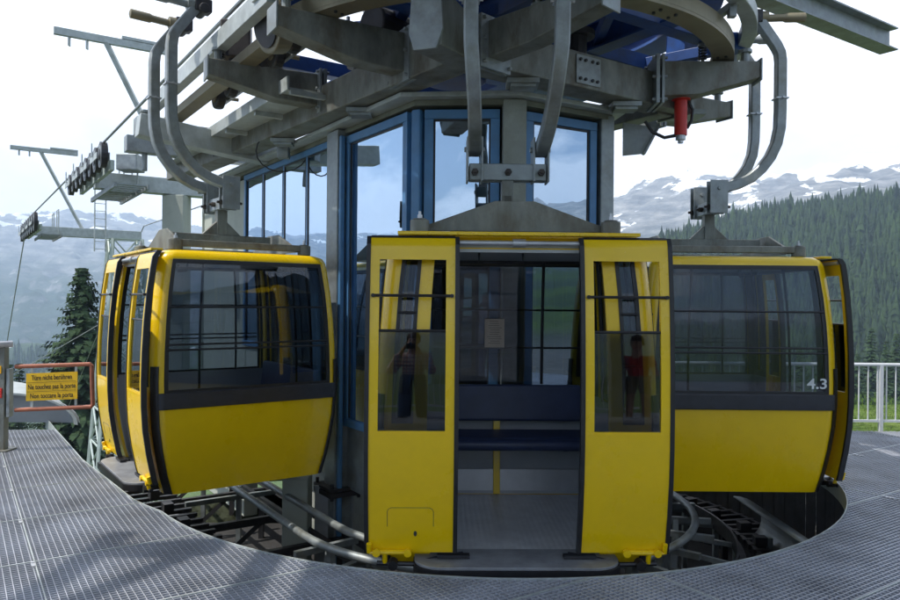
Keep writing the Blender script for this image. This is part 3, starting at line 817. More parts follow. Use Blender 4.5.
# end plates on the right of the front beam
e = V0 + W * 2.45
m_ = MF(); m_.bar(Z(e - W * .02, 3.545), Z(e + W * .02, 3.545), .40, .36); m_.box(Z(e + W * .16 + V(0, 0, 0), 3.42), (.30, .30, .05)); m_.build('end_plate', 'galv', fr_, bevel=.004)
def arm(root, end, z0, z1, w=.20, tip=.15, m='arm_steel', straight=.42, plate=True):
    root = V(*root, 0); end = V(*end, 0); d = (end - root).normalized(); L_ = (end - root).length
    s = V(d.y, -d.x, 0)
    a = MF(); a.prism([(0, 0), (L_ * straight, .02), (L_, (z1 - z0) - tip), (L_, (z1 - z0)), (0, (z1 - z0))], Z(root - s * (w / 2), z0), d, (0, 0, 1), s * w)
    o = a.build('bracket_arm', m, fr_, bevel=.008)
    if plate:
        p = MF()
        p.bar(Z(root - d * .02, (z0 + z1) / 2 - .02), Z(root + d * .012, (z0 + z1) / 2 - .02), w + .16, (z1 - z0) + .12)
        p.bar(Z(root + d * .03, (z0 + z1) / 2 - .02), Z(root + d * .055, (z0 + z1) / 2 - .02), w + .16, (z1 - z0) + .12)
        for i in (-1, 1):
            for z in (z0 - .04, (z0 + z1) / 2, z1 + .01):
                q = root + s * (i * (w / 2 + .05)); p.cyl(Z(q - d * .05, z), Z(q + d * .085, z), .015, 6)
        p.build('bolted_flange', 'galv', o, bevel=.003)
    t = MF(); t.bar(Z(end, z1 - tip / 2), Z(end + d * .015, z1 - tip / 2), w + .03, tip + .05); t.cyl(Z(end - d * .1, z1), Z(end - d * .1, z1 + .12), .035, 10); t.cyl(Z(end - d * .1, z1 + .10), Z(end - d * .1, z1 + .13), .06, 10)
    t.build('arm_end', 'galv', o, bevel=.003)
    return o
arm((-.40, 6.16), (-1.36, 5.58), 3.48, 3.80)
arm((-1.33, 7.40), (-2.30, 6.90), 3.52, 3.83)
arm((.30, 5.66), (1.05, 4.90), 3.44, 3.72, .18)
arm((1.85, 6.74), (2.78, 6.72), 3.46, 3.78)
arm((2.05, 7.6), (3.0, 8.1), 3.46, 3.78)
arm((-3.0, 9.7), (-3.9, 9.1), 3.50, 3.80)
# the blunt wedge arm in the middle with its big end plate
a = MF()
q = [(0, 0), (.0, .36), (.86, .52), (.86, .06)]
d = V(-.46, -.888, 0).normalized(); s = V(d.y, -d.x, 0)
a.prism([(0, .05), (.70, .0), (.70, .42), (0, .34)], Z(V0 + V(.02, .05, 0) - s * .12, 3.36), d, (0, 0, 1), s * .24)
o = a.build('bracket_arm', 'arm_steel', fr_, bevel=.012)
e = V0 + V(.02, .05, 0) + d * .70
a = MF(); a.prism([(-.14, .10), (-.09, -.03), (.09, -.02), (.13, .10), (.11, .42), (-.12, .38)], Z(e, 3.37), s, (0, 0, 1), d * .02)
a.build('end_plate', 'galv', o, bevel=.004)
# front corner posts carrying the wheel bearings
for p in (V(-.05, 6.1, 0), V(1.1, 6.5, 0), V(-.9, 7.4, 0)):
    m_ = MF(); m_.cyl(Z(p, 3.70), Z(p, 3.95), .09, 14); m_.cyl(Z(p, 3.93), Z(p, 3.98), .16, 14); m_.build('bearing_post', 'dark_iron', fr_)

# ------------------------------------------------------------------ guide rails (ring round the wheel, then straight out along the line)
gr = empty('guide_rail', (0.4, 7.4, 3.78)); GO = V(0.4, 7.4, 3.78); tag(gr, 'curved tan and grey guide rails running round under the blue wheel', 'guide rail')
def MG(): return MB(Matrix.Translation(-GO))
aL = LA + math.pi / 2          # angle of -W side
m_ = MG(); m_.arc((C0.x, C0.y), 2.09, 2.28, 3.80, 3.825, aL, aL + math.pi, 72); m_.arc((C0.x, C0.y), 2.255, 2.28, 3.827, 3.94, aL, aL + math.pi, 72); m_.arc((C0.x, C0.y), 2.09, 2.11, 3.827, 3.90, aL, aL + math.pi, 72)
inr = m_.build('inner_ring', 'rail_tan', gr)
for k in (3, 4, 11, 12, 19, 20, 27, 28, 33, 34, 35):
    a = aL + math.pi * (k + .5) / 40
    for r_ in (2.14, 2.21):
        m_ = MG(); m_.cyl((C0.x + r_ * math.cos(a), C0.y + r_ * math.sin(a), 3.785), (C0.x + r_ * math.cos(a), C0.y + r_ * math.sin(a), 3.80), .014, 6)
        m_.build('rail_bolt', 'dark_iron', inr)
m_ = MG(); m_.arc((C0.x, C0.y), 2.34, 2.47, 4.02, 4.14, aL, aL + math.pi, 72); our = m_.build('outer_ring', 'galv_light', gr, bevel=.006)
m_ = MG()
m_.bar(lw(-2.40, -.3, 4.02), lw(-2.40, 3.9, 4.02), .10, .17); m_.build('straight_rail', 'galv_light', gr, bevel=.005)
m_ = MG(); m_.bar(lw(-2.18, 0, 3.86), lw(-2.18, 4.2, 3.86), .16, .10); m_.build('straight_rail', 'rail_tan', gr, bevel=.005)
m_ = MG(); m_.bar(lw(2.40, 0, 4.02), lw(2.40, 3.9, 4.02), .10, .17); m_.bar(lw(2.18, 0, 3.86), lw(2.18, 4.2, 3.86), .16, .10); m_.build('straight_rail', 'galv_light', gr, bevel=.005)
for a in (aL + .35, aL + .85, aL + 1.35, aL + 1.9, aL + 2.45, aL + 2.95):
    p = V(C0.x + 2.35 * math.cos(a), C0.y + 2.35 * math.sin(a), 0); di = V(math.cos(a), math.sin(a), 0)
    m_ = MG(); m_.bar(Z(p - di * .16, 3.93), Z(p + di * .04, 4.04), .07, .05); m_.box(Z(p, 3.98), (.06, .06, .12)); m_.build('rail_bracket', 'galv', gr, bevel=.004)

# ------------------------------------------------------------------ bullwheel
bw = empty('bullwheel', (C0.x, C0.y, 4.3)); BW = V(C0.x, C0.y, 4.3); tag(bw, 'big blue spoked bullwheel with a grooved rim above the cabins', 'bullwheel')
def MW(): return MB(Matrix.Translation(-BW))
m_ = MW(); m_.arc((C0.x, C0.y), 1.86, 2.20, 4.42, 4.45, 0, 2 * math.pi, 96); m_.arc((C0.x, C0.y), 1.86, 2.20, 4.66, 4.69, 0, 2 * math.pi, 96); m_.arc((C0.x, C0.y), 2.02, 2.05, 4.452, 4.658, 0, 2 * math.pi, 96); m_.build('rim', 'wheel_blue', bw)
m_ = MW(); m_.arc((C0.x, C0.y), 2.05, 2.12, 4.50, 4.60, 0, 2 * math.pi, 96); m_.build('rope_liner', 'rubber', bw)
m_ = MW(); m_.cyl((C0.x, C0.y, 4.25), (C0.x, C0.y, 4.8), .36, 32); m_.cyl((C0.x, C0.y, 4.1), (C0.x, C0.y, 4.25), .50, 32); m_.build('hub', 'wheel_blue', bw, bevel=.01)
for k in range(8):
    a = math.pi * k / 4 + .2; di = V(math.cos(a), math.sin(a), 0)
    m_ = MW()
    m_.bar(Z(C0 + di * .34, 4.47), Z(C0 + di * 1.90, 4.47), .20, .016); m_.bar(Z(C0 + di * .34, 4.65), Z(C0 + di * 1.90, 4.65), .20, .016)
    m_.bar(Z(C0 + di * .34, 4.56), Z(C0 + di * 1.90, 4.56), .014, .162)
    m_.build('spoke', 'wheel_blue', bw)
for k in range(8):
    a0 = math.pi * k / 4 + .2; a1 = a0 + math.pi / 4
    m_ = MW(); m_.bar(Z(C0 + V(math.cos(a0), math.sin(a0), 0) * 1.25, 4.56), Z(C0 + V(math.cos(a1), math.sin(a1), 0) * 1.25, 4.56), .08, .14); m_.build('wheel_brace', 'wheel_blue', bw)
# blue carriage that carries the wheel
bc = empty('wheel_carriage', (C0.x, C0.y, 3.9)); BC = V(C0.x, C0.y, 3.9); tag(bc, 'dark blue tensioning carriage with long beams beneath the bullwheel', 'carriage')
def MC(): return MB(Matrix.Translation(-BC))
for s in (-1, 1):
    m_ = MC()
    m_.bar(lw(s * .62, -1.75, 4.00), lw(s * .62, 4.0, 4.00), .18, .02); m_.bar(lw(s * .62, -1.75, 4.24), lw(s * .62, 4.0, 4.24), .18, .02); m_.bar(lw(s * .62, -1.75, 4.12), lw(s * .62, 4.0, 4.12), .014, .22)
    m_.build('carriage_beam', 'wheel_blue', bc)
for t in (-1.6, -.7, .5, 1.4):
    m_ = MC(); m_.bar(lw(-1.75, t, 4.06), lw(1.75, t, 4.06), .16, .15); m_.build('cross_beam', 'wheel_blue', bc, bevel=.006)
for s in (-1, 1):
    m_ = MC(); m_.bar(lw(s * 1.7, -1.6, 4.05), lw(s * .7, 1.4, 4.05), .10, .10); m_.bar(lw(s * .1, -1.55, 4.10), lw(s * 1.6, .45, 4.10), .08, .10); m_.build('diagonal_brace', 'wheel_blue', bc, bevel=.004)
m_ = MC(); m_.box(lw(-.55, -.15, 3.93), (.9, .7, .34), Matrix.Rotation(LA, 3, 'Z')); m_.cyl(lw(-.55, -.15, 3.66), lw(-.55, -.15, 3.78), .30, 24); m_.build('gearbox', 'wheel_blue', bc, bevel=.03, seg=3)
m_ = MC(); m_.cyl(lw(-1.0, -.2, 3.95), lw(-1.55, -.35, 3.95), .16, 20); m_.build('motor_drum', 'dark_iron', bc, bevel=.02)
for (o_, t_) in ((-1.85, -.95), (-2.05, .30), (1.80, -.9), (1.95, .2)):
    m_ = MC(); m_.box(lw(o_, t_, 4.22), (.24, .22, .46), Matrix.Rotation(LA, 3, 'Z')); m_.box(lw(o_, t_, 3.99), (.30, .28, .02), Matrix.Rotation(LA, 3, 'Z')); m_.build('corner_box', 'wheel_blue', bc, bevel=.006)

# ------------------------------------------------------------------ rope: one loop over the wheel and out along both sides
pts = []
far = 95
def sag(t): return 4.55 if t < 11.8 else (4.55 + .0 if t < 27 else 4.6 - (t - 27) * .42 - (t - 27) ** 2 * .0008)
for t in [far, 60, 40, 30, 27, 11.8, 5, 0]: pts.append(lw(-2.13, t, sag(t)))
for k in range(1, 36):
    a = aL + math.pi * k / 36; pts.append(V(C0.x + 2.13 * math.cos(a), C0.y + 2.13 * math.sin(a), 4.55))
for t in [0, 5, 11.8, 27, 30, 40, 60, far]: pts.append(lw(2.13, t, sag(t)))
m_ = MB(); m_.tube(pts, .022, 8); ro = m_.build('haul_rope', 'galv', smooth=True); tag(ro, 'steel haul rope running from the wheel over both sheave trains to the left', 'rope')
th = MB(); p0 = V(-9.2, 27, 2.8); p1 = V(-90, 95, -22)
th.tube([p0.lerp(p1, k / 16) - V(0, 0, 2.2 * math.sin(math.pi * k / 16)) for k in range(17)], .018, 6)
to = th.build('guy_cable', 'galv'); tag(to, 'thin cable slanting down left in front of the spruce', 'cable')

# ------------------------------------------------------------------ rope support towers along the line
def sheave_train(root_, loc, n, r, pitch):
    """n wheels in a row along U on the outer side, with rocker beams"""
    for k in range(n):
        c = loc + U * ((k - (n - 1) / 2) * pitch)
        w = MB(Matrix.Translation(-root_.location)); w.cyl(c - W * .055, c + W * .055, r, 20); w.cyl(c - W * .07, c + W * .07, r * .45, 14)
        o = w.build('sheave', 'rubber', root_)
        w = MB(Matrix.Translation(-root_.location)); w.cyl(c - W * .062, c - W * .058, r * .74, 20); w.cyl(c + W * .058, c + W * .062, r * .74, 20); w.build('sheave_disc', 'galv', o)
    for k in range(n // 2):
        a_ = loc + U * ((2 * k - (n - 1) / 2) * pitch - .1); b_ = a_ + U * (pitch + .2)
        w = MB(Matrix.Translation(-root_.location)); w.bar(a_ + W * .10 + V(0, 0, -.03), b_ + W * .10 + V(0, 0, -.03), .02, .16); w.bar(a_ - W * .12 + V(0, 0, -.03), b_ - W * .12 + V(0, 0, -.03), .015, .12); w.build('rocker_beam', 'galv_light', root_, bevel=.004)
    a_ = loc - U * (n * pitch / 2 * .8); b_ = loc + U * (n * pitch / 2 * .8)
    w = MB(Matrix.Translation(-root_.location)); w.bar(a_ + W * .20 + V(0, 0, -.14), b_ + W * .20 + V(0, 0, -.14), .08, .20); w.build('main_rocker', 'galv_pale', root_, bevel=.006)
    for k in range(n):
        c = loc + U * ((k - (n - 1) / 2) * pitch)
    for k in range(n // 2):
        w = MB(Matrix.Translation(-root_.location))
        c = loc + U * ((2 * k + .5 - (n - 1) / 2) * pitch) - W * .14
        w.prism([(-.05, 0), (.05, 0), (.02, .26), (-.01, .26)], c + V(0, 0, .0), U, (0, 0, 1), W * -.02)
        w.build('rope_catcher', 'galv_light', root_)
def yoke(t, label, zc=4.15, legs=True, tilt=0.0, wr=.25, wp=.66):
    root_ = empty('rope_support_tower', lw(0, t, -14.2 if legs else -1.46)); tag(root_, label, 'cable tower')
    RL = root_.location.copy()
    def M_(): return MB(Matrix.Translation(-RL))
    g_ = M_(); g_.bar(lw(-1.95, t, zc), lw(1.95, t, zc), .34, .36); cb__ = g_.build('crossbeam', 'galv_light', root_, bevel=.01)
    for s in (-1, 1):
        if s > 0: continue
        sheave_train(root_, lw(s * 2.13, t, 4.57 - wr), 8, wr, wp)
        g_ = M_()
        top = lw(s * 1.72, t + .1, 7.25); g_.bar(lw(s * .15, t + .1, zc), top, .10, .12, (0, 1, 0)); g_.build('slanted_post', 'galv_light', root_, bevel=.006)
        g_ = M_(); g_.bar(lw(s * 2.75, t + .1, 7.30), lw(s * .42, t + .1, 7.30), .10, .16)
        for q in (2.45, 2.1): g_.box(lw(s * q, t + .1, 7.13), (.03, .08, .22))
        if s < 0: g_.bar(lw(-1.4, t + .1, 7.42), lw(-.42, t + .1, 7.42), .12, .07)
        g_.build('lifting_beam', 'galv_light', root_, bevel=.006)
        # catwalk beside the train
        w0 = lw(s * 1.45, t - 1.5, zc - .25); w1 = lw(s * 1.45, t + 1.6, zc - .25 + tilt)
        g_ = M_()
        for dx in (-.32, .32): g_.bar(w0 + W * dx, w1 + W * dx, .05, .10)
        n_ = 11
        for k in range(n_):
            p_ = w0.lerp(w1, (k + .5) / n_); g_.bar(p_ - W * .30 + V(0, 0, .03), p_ + W * .30 + V(0, 0, .03), .12, .03)
        g_.build('catwalk', 'galv', root_)
        g_ = M_()
        for u_ in (-.3, 1.3):
            p_ = lw(s * 1.12, t + u_, zc - .2); g_.tube([p_, p_ + V(0, 0, 1.05), p_ + U * .6 + V(0, 0, 1.05), p_ + U * .6], .02, 6)
        g_.build('catwalk_rail', 'galv_light', root_, smooth=True)
    if legs:
        tp = .55; bt = 1.7; zb = -14; zt_ = zc - .18; g_ = M_()
        cs = [(-1, -1), (1, -1), (1, 1), (-1, 1)]
        def cp(c, f): w_ = tp + (bt - tp) * (1 - f); return lw(1.35 + c[0] * w_, t + c[1] * w_, zb + (zt_ - zb) * f)
        for k, c in enumerate(cs):
            l_ = M_(); l_.bar(cp(c, 0), cp(c, 1), .11, .11, (0, 1, 0)); l_.build('tower_leg', 'galv_pale', root_)
        nseg = 13
        for k in range(nseg):
            for i in range(4):
                a_, b_ = cs[i], cs[(i + 1) % 4]; f0, f1 = k / nseg, (k + 1) / nseg
                g_.bar(cp(a_, f0), cp(b_, f1), .05, .05, (0, 1, 0)); g_.bar(cp(b_, f0), cp(a_, f1), .05, .05, (0, 1, 0)); g_.bar(cp(a_, f1), cp(b_, f1), .05, .05)
        g_.build('lattice_bracing', 'galv_pale', root_)
        l_ = M_()
        p_ = lw(.30, t - .7, 0)
        for s in (-.2, .2): l_.bar(Z(p_ + W * s, 3.4), Z(p_ + W * s, 6.4), .04, .04)
        for k in range(10): l_.bar(Z(p_ - W * .2, 3.5 + k * .3), Z(p_ + W * .2, 3.5 + k * .3), .025, .025)
        l_.build('ladder', 'galv_light', root_)
    return root_
yoke(26.7, 'farther rope support at left, its lattice tower standing beside the tall spruce', zc=4.15, legs=True, wr=.34, wp=.86)
yk = yoke(11.8, 'nearer rope support at left with a black sheave train and slanted post', zc=4.15, legs=False)
m_ = MB(Matrix.Translation(-yk.location)); m_.bar(lw(-.2, 11.8, -1.4), lw(-.2, 11.8, 3.96), .5, .5, (0, 1, 0)); m_.build('pier', 'concrete_pale', yk, bevel=.02)
m_ = MB(Matrix.Translation(-yk.location)); m_.box(lw(-1.3, 11.3, 4.52), (.45, .45, .35)); m_.cyl(lw(-1.3, 11.3, 4.7), lw(-1.3, 11.3, 5.0), .05, 10); m_.build('terminal_box', 'galv', yk, bevel=.02)

# ------------------------------------------------------------------ conveyor gear near the left cabin
m_ = MB(); root = empty('conveyor_beam', (0, 0, 0)); tag(root, 'grey beam with tray and small tyre wheels left of the frame', 'conveyor')
root.location = lw(-2.1, 2.0, 3.6); RO = root.location.copy()
def MR(): return MB(Matrix.Translation(-RO))
m_ = MR(); m_.bar(lw(-1.55, .75, 3.60), lw(-1.55, 5.6, 3.60), .62, .03)
for s in (-.32, .32): m_.bar(lw(-1.55 + s, .7, 3.64), lw(-1.55 + s, 5.65, 3.64), .02, .13)
for t in (.72, 1.7, 2.7, 3.7, 4.7): m_.bar(lw(-1.85, t, 3.56), lw(-1.25, t, 3.56), .05, .05)
m_.build('tray', 'galv_light', root, bevel=.003)
m_ = MR(); m_.bar(lw(-2.7, 3.3, 3.62), lw(-.6, 3.3, 3.40), .22, .26); m_.build('cross_beam', 'galv_light', root, bevel=.008)
m_ = MR(); m_.bar(lw(-2.55, 4.9, 3.70), lw(-.6, 4.9, 3.70), .20, .22); m_.cyl(lw(-2.3, 4.9, 3.6), lw(-2.3, 4.9, 3.35), .04, 8); m_.cyl(lw(-1.9, 4.9, 3.8), lw(-1.9, 4.9, 4.15), .07, 10); m_.build('cross_beam', 'galv', root, bevel=.008)
for k, t in enumerate((-.15, .22, .62, 1.05, 1.5, 1.95, 2.4)):
    m_ = MR(); c = lw(-2.02, t, 3.86 + (k % 2) * .03); m_.cyl(c - W * .05, c + W * .05, .135, 20); o = m_.build('drive_tyre', 'rubber', root, bevel=.02)
    m_ = MR(); m_.cyl(c - W * .06, c + W * .06, .07, 14); m_.cyl(c, c + W * .22, .02, 8); m_.build('wheel_hub', 'rail_tan', o)
m_ = MR(); m_.bar(lw(-1.92, -.4, 3.88), lw(-1.92, 2.8, 3.88), .03, .12); m_.build('tyre_bar', 'galv', root)
root = empty('drive_motor', lw(-2.05, 1.7, 4.15)); RO2 = root.location.copy(); tag(root, 'dark brown drive motor box under the straight rail at upper left', 'motor')
def MR2(): return MB(Matrix.Translation(-RO2) @ Matrix.Identity(4))
m_ = MR2(); m_.box(lw(-2.05, 1.7, 4.27), (.30, .27, .38), Matrix.Rotation(.2, 3, 'Z')); m_.build('housing', 'motor_brown', root, bevel=.015)
m_ = MR2(); m_.cyl(lw(-2.05, 1.7, 4.10), lw(-2.05, 1.7, 3.95), .08, 14); m_.cyl(lw(-1.9, 1.35, 4.05), lw(-1.9, 1.75, 4.05), .055, 12); m_.cyl(lw(-2.25, 1.4, 4.0), lw(-2.25, 1.4, 4.22), .03, 8); m_.cyl(lw(-1.8, 1.2, 4.0), lw(-1.8, 1.2, 4.25), .035, 8)
m_.build('shaft', 'dark_iron', root, bevel=.004)
root = empty('deflection_pulley', (-1.52, 6.25, 3.93)); tag(root, 'tan guide pulley drum between the two left bracket arms', 'pulley')
ax = V(.75, .62, .22).normalized()
m_ = MB(); m_.cyl(ax * -.07, ax * .07, .24, 32); m_.build('drum', 'rail_tan', root, bevel=.01)
m_ = MB(); m_.cyl(ax * -.085, ax * -.07, .19, 28); m_.cyl(ax * .07, ax * .30, .05, 12)
m_.build('pulley_face', 'dark_iron', root)

# hydraulic damper in red
root = empty('red_cylinder', (2.12, 6.80, 3.08)); tag(root, 'red hydraulic cylinder with black hose hanging under the right bracket arm', 'cylinder')
m_ = MB(); m_.cyl((0, 0, .06), (0, 0, .46), .058, 20); m_.cyl((0, 0, .385), (0, 0, .425), .085, 20); m_.box((-.03, 0, .43), (.22, .10, .05)); m_.build('barrel', 'red_paint', root, bevel=.004)
m_ = MB(); m_.cyl((0, 0, .02), (0, 0, .06), .045, 14); m_.cyl((0, 0, -.01), (0, 0, .02), .025, 10); m_.build('end_cap', 'alu', root)
m_ = MB(); m_.tube([(.06, 0, .40), (.11, 0, .30), (.10, 0, .20), (.06, 0, .13)], .014, 8); m_.tube([(-.05, 0, .06), (-.15, 0, .04), (-.26, 0, .09), (-.33, 0, .19)], .016, 8); m_.build('hose', 'rubber', root, smooth=True)

# steel I-beam reaching out at the upper right
root = empty('jib_beam', (5.1, 8.5, 4.5)); JB = root.location.copy(); tag(root, 'grey steel jib beam reaching out against the sky at upper right', 'beam')
m_ = MB(Matrix.Translation(-JB)); a_ = V(5.02, 8.45, 0); b_ = a_ - W * 7.5
for z, h, w in ((4.50, .016, .20), (4.74, .016, .20), (4.62, .224, .012)): m_.bar(Z(a_, z), Z(b_, z), w, h)
m_.build('i_section', 'galv', root)
m_ = MB(Matrix.Translation(-JB)); m_.bar(Z(a_ - W * 4.6, 4.76 + .3), Z(a_ - W * 4.6 + U * 4, 5.06), .2, .6); m_.build('mounting_block', 'galv', root)
jb = empty('jib_brace', (0, 0, 0))
bpy.data.objects.remove(jb)

# small stair bracket on the right under the frame
m_ = MB(); root = empty('corner_bracket', (1.72, 7.15, 3.1)); tag(root, 'angled grey sheet bracket at the right corner of the eave', 'bracket')
m_ = MB(); m_.prism([(-.05, .24), (.28, .20), (.14, -.06), (-.05, -.08)], (0, 0, 0), (1, 0, 0), (0, 0, 1), (0, .02, 0)); m_.prism([(.28, .20), (.30, .20), (.16, -.07), (.14, -.06)], (0, -.04, 0), (1, 0, 0), (0, 0, 1), (0, .08, 0)); m_.build('sheet', 'galv', root)

# cables, junction box and rods along the frame
root = empty('cable_box', (-1.95, 8.55, 3.22)); tag(root, 'small grey junction box with looping black cable on the eave beam', 'junction box')
m_ = MB(); m_.box((0, 0, .16), (.13, .12, .30)); m_.box((.02, -.07, .26), (.06, .03, .14)); m_.build('box', 'galv', root, bevel=.008)
m_ = MB(); m_.tube([(-.30 * math.cos(a) , -.08, .08 - .24 * math.sin(a)) for a in [k * math.pi / 9 for k in range(-5, 10)]], .008, 6); m_.build('cable', 'rubber', root, smooth=True)


rc4 = random.Random(12)
root = empty('cable_run', (0.4, 7.4, 3.72)); CR = root.location.copy(); tag(root, 'thin grey conduits and clips running along the tops of the box beams', 'conduit')
for (a_, b_, z, o_) in ((V0 - LB * .05, V0 + LB * 4.5, 3.725, .06), (V0 - LB * .05, V0 + LB * 4.5, 3.728, .10), (V0 + W * .1, V0 + W * 2.3, 3.725, .05)):
    d = (b_ - a_).normalized(); s_ = V(d.y, -d.x, 0) * o_
    m_ = MB(Matrix.Translation(-CR)); m_.tube([Z(a_ + s_ + (b_ - a_) * (k / 12), z + .004 * rc4.uniform(-1, 1)) for k in range(13)], .012, 8); m_.build('conduit', 'galv', root, smooth=True)
for i, (p, z) in enumerate(((V(-.9, 6.35, 0), 3.86), (V(-1.9, 7.3, 0), 3.9), (V(.62, 5.35, 0), 3.80), (V(2.3, 6.75, 0), 3.84), (V(-1.30, 5.72, 0), 3.86), (V(-2.2, 7.0, 0), 3.9))):
    rt = empty('spring_bolt', Z(p, z - .08)); tag(rt, ['spring bolt on the upper left bracket arm, near its root', 'spring bolt on the lower left bracket arm, near its root', 'spring bolt on the middle right-leaning arm', 'spring bolt on the right bracket arm above the red cylinder', 'spring bolt at the tip of the upper left bracket arm', 'spring bolt at the tip of the lower left bracket arm'][i], 'bolt', 'spring bolts on the bracket arms')
    m_ = MB(); m_.cyl((0, 0, 0), (0, 0, .26), .016, 8); m_.build('rod', 'alu', rt)
    m_ = MB(); m_.tube([(.034 * math.cos(k * .8), .034 * math.sin(k * .8), .05 + k * .0032) for k in range(44)], .008, 5); m_.build('spring', 'dark_iron', rt, smooth=True)
    m_ = MB(); m_.cyl((0, 0, .19), (0, 0, .215), .045, 6); m_.cyl((0, 0, .0), (0, 0, .04), .05, 12); m_.build('nut', 'galv', rt)
# splice plates with bolts on the box beams
for (p, d) in ((V0 + LB * .9, LB), (V0 + LB * 3.0, LB), (V0 + LB * 5.0, LB), (V0 + W * 1.15, W)):
    s_ = V(d.y, -d.x, 0)
    if s_.dot(C0 - p) > 0: s_ = -s_
    pl = MF(); c = p + s_ * .146; pl.bar(Z(c - d * .14, 3.55), Z(c + d * .14, 3.55), .010, .24); po_ = pl.build('splice_plate', 'galv', fr_, bevel=.002)
    for i in (-.10, -.04, .04, .10):
        for z in (3.47, 3.63):
            b1 = MF(); q = c + d * i; b1.cyl(Z(q, z), Z(q + s_ * .020, z), .014, 6); b1.build('bolt', 'dark_iron', po_)
# ================================================================== SHADE CANOPY, added out of view overhead to shade deck and cabins
root = empty('shade_canopy', (-1.3, 2.0, 0)); GA = root.location.copy(); tag(root, 'unseen grey sheet metal canopy on steel beams, added to shade the platform', 'canopy')
def MGa(): return MB(Matrix.Translation(-GA))
m_ = MGa(); n = 60
x0, x1 = -4.15, 2.6
vs = []
for k in range(n + 1):
    x = x0 + (x1 - x0) * k / n; z = 5.36 + (.02 if k % 2 else -.02)
    vs += [(x, -1.2, z), (x, 5.0, z)]
m_.add(vs, [(2 * k, 2 * k + 1, 2 * k + 3, 2 * k + 2) for k in range(n)]); m_.build('shade_sheet', 'galv', root)
for y in (-1.1, 1.9, 4.8):
    m_ = MGa(); m_.bar((-5.6, y, 5.2), (2.7, y, 5.2), .18, .26); m_.build('cross_girder', 'galv', root, bevel=.01)  # run on past the sheet to cast patterned shadows
for x in (-5.3, -4.2, -1.5, 1.2):
    m_ = MGa(); m_.bar((x, -1.3, 5.0), (x, {-5.3: 4.0, -4.2: 5.3}.get(x, 6.6), 5.0), .12, .14); m_.build('purlin', 'galv', root)
for x in (-4.9, 2.5):
    m_ = MGa(); m_.bar((x, -1.2, 0), (x, -1.2, 5.06), .18, .18, (0, 1, 0)); m_.build('post', 'galv', root, bevel=.01)
m_ = MGa(); vs = []; n = 20
for k in range(n + 1):
    x = -1.6 + 2.4 * k / n; z = 5.45 + (.02 if k % 2 else -.02); vs += [(x, 4.9, z), (x, 6.7, z)]
m_.add(vs, [(2 * k, 2 * k + 1, 2 * k + 3, 2 * k + 2) for k in range(n)]); m_.build('shade_sheet', 'galv', root)  # extra sheet added to keep sun off the right cabin
m_ = MGa(); m_.bar((-5.5, 2.0, 5.1), (-4.2, 4.8, 5.1), .10, .12); m_.build('diagonal_brace', 'galv', root)
m_ = MGa(); m_.cyl((-4.75, 3.6, 4.8), (-4.75, 3.8, 4.8), .30, 20); m_.box((-4.75, 3.7, 5.0), (.2, .3, .3)); m_.build('shadow_pulley', 'dark_iron', root)  # brace and pulley added to break up the shadow on the left deck
# ================================================================== CABIN
_zt = [-0.08, 0.10, 0.30, 0.50, 0.70, 0.90, 1.15, 1.40, 1.65, 1.85, 1.94, 1.985, 2.01, 2.02]
_ry = [0.665, 0.715, 0.755, 0.785, 0.798, 0.800, 0.795, 0.782, 0.760, 0.733, 0.718, 0.695, 0.655, 0.59]
_rx = [0.835, 0.852, 0.866, 0.876, 0.880, 0.879, 0.872, 0.860, 0.844, 0.825, 0.815, 0.795, 0.755, 0.69]
KY = 0.065                     # half depth added to the profile
def ry(z): return float(np.interp(z, _zt, _ry)) + KY
def rx(z): return float(np.interp(z, _zt, _rx))
RC = 0.10
def cabP(q, z, o):
    hx, hy = rx(z), ry(z); rc = RC
    if z > 1.95: rc = RC
    fx, fy = hx - rc, hy - rc
    s = int(q) % 8; f = q - int(q)
    if s % 2 == 0:
        g = 2 * f - 1
        return {0: (g * fx, -(hy + o), z), 2: (hx + o, g * fy, z), 4: (-g * fx, hy + o, z), 6: (-(hx + o), -g * fy, z)}[s]
    c = {1: (fx, -fy, -90), 3: (fx, fy, 0), 5: (-fx, fy, 90), 7: (-fx, -fy, 180)}[s]
    a = R(c[2] + 90 * f)
    return (c[0] + (rc + o) * math.cos(a), c[1] + (rc + o) * math.sin(a), z)
def doorP(x, z, o): return (x, -(ry(z) + 0.075 + o), z)
def shell(us, zs, P, o0, o1, keep, closed=False):
    """two-skinned grid with only the kept cells"""
    mb = MB(); nu, nz = len(us), len(zs); idx = {}
    cells = set((i, j) for i in range(nu - (0 if closed else 1)) for j in range(nz - 1) if keep(i, j, us, zs))
    def g(i, j, k):
        i = i % nu if closed else i
        if (i, j, k) not in idx:
            idx[(i, j, k)] = len(mb.v); mb.v.append(P(us[i], zs[j], (o0, o1)[k]))
        return idx[(i, j, k)]
    for (i, j) in cells:
        mb.f.append((g(i, j, 1), g(i + 1, j, 1), g(i + 1, j + 1, 1), g(i, j + 1, 1)))
        mb.f.append((g(i, j, 0), g(i, j + 1, 0), g(i + 1, j + 1, 0), g(i + 1, j, 0)))
        for (di, dj, e) in ((-1, 0, ((0, 0), (0, 1))), (1, 0, ((1, 0), (1, 1))), (0, -1, ((0, 0), (1, 0))), (0, 1, ((0, 1), (1, 1)))):
            ni = (i + di) % nu if closed else i + di
            if (ni, j + dj) in cells: continue
            a, b_ = e
            mb.f.append((g(i + a[0], j + a[1], 0), g(i + b_[0], j + b_[1], 0), g(i + b_[0], j + b_[1], 1), g(i + a[0], j + a[1], 1)))
    return mb
def uniq(l): return sorted(set(round(x, 5) for x in l))
ZB = uniq(_zt + [-0.08, 0.0, 0.2, 0.4, 0.6, 0.65, 0.80, 0.86, 1.0, 1.27, 1.52, 1.75, 1.90, 1.915, 1.92])
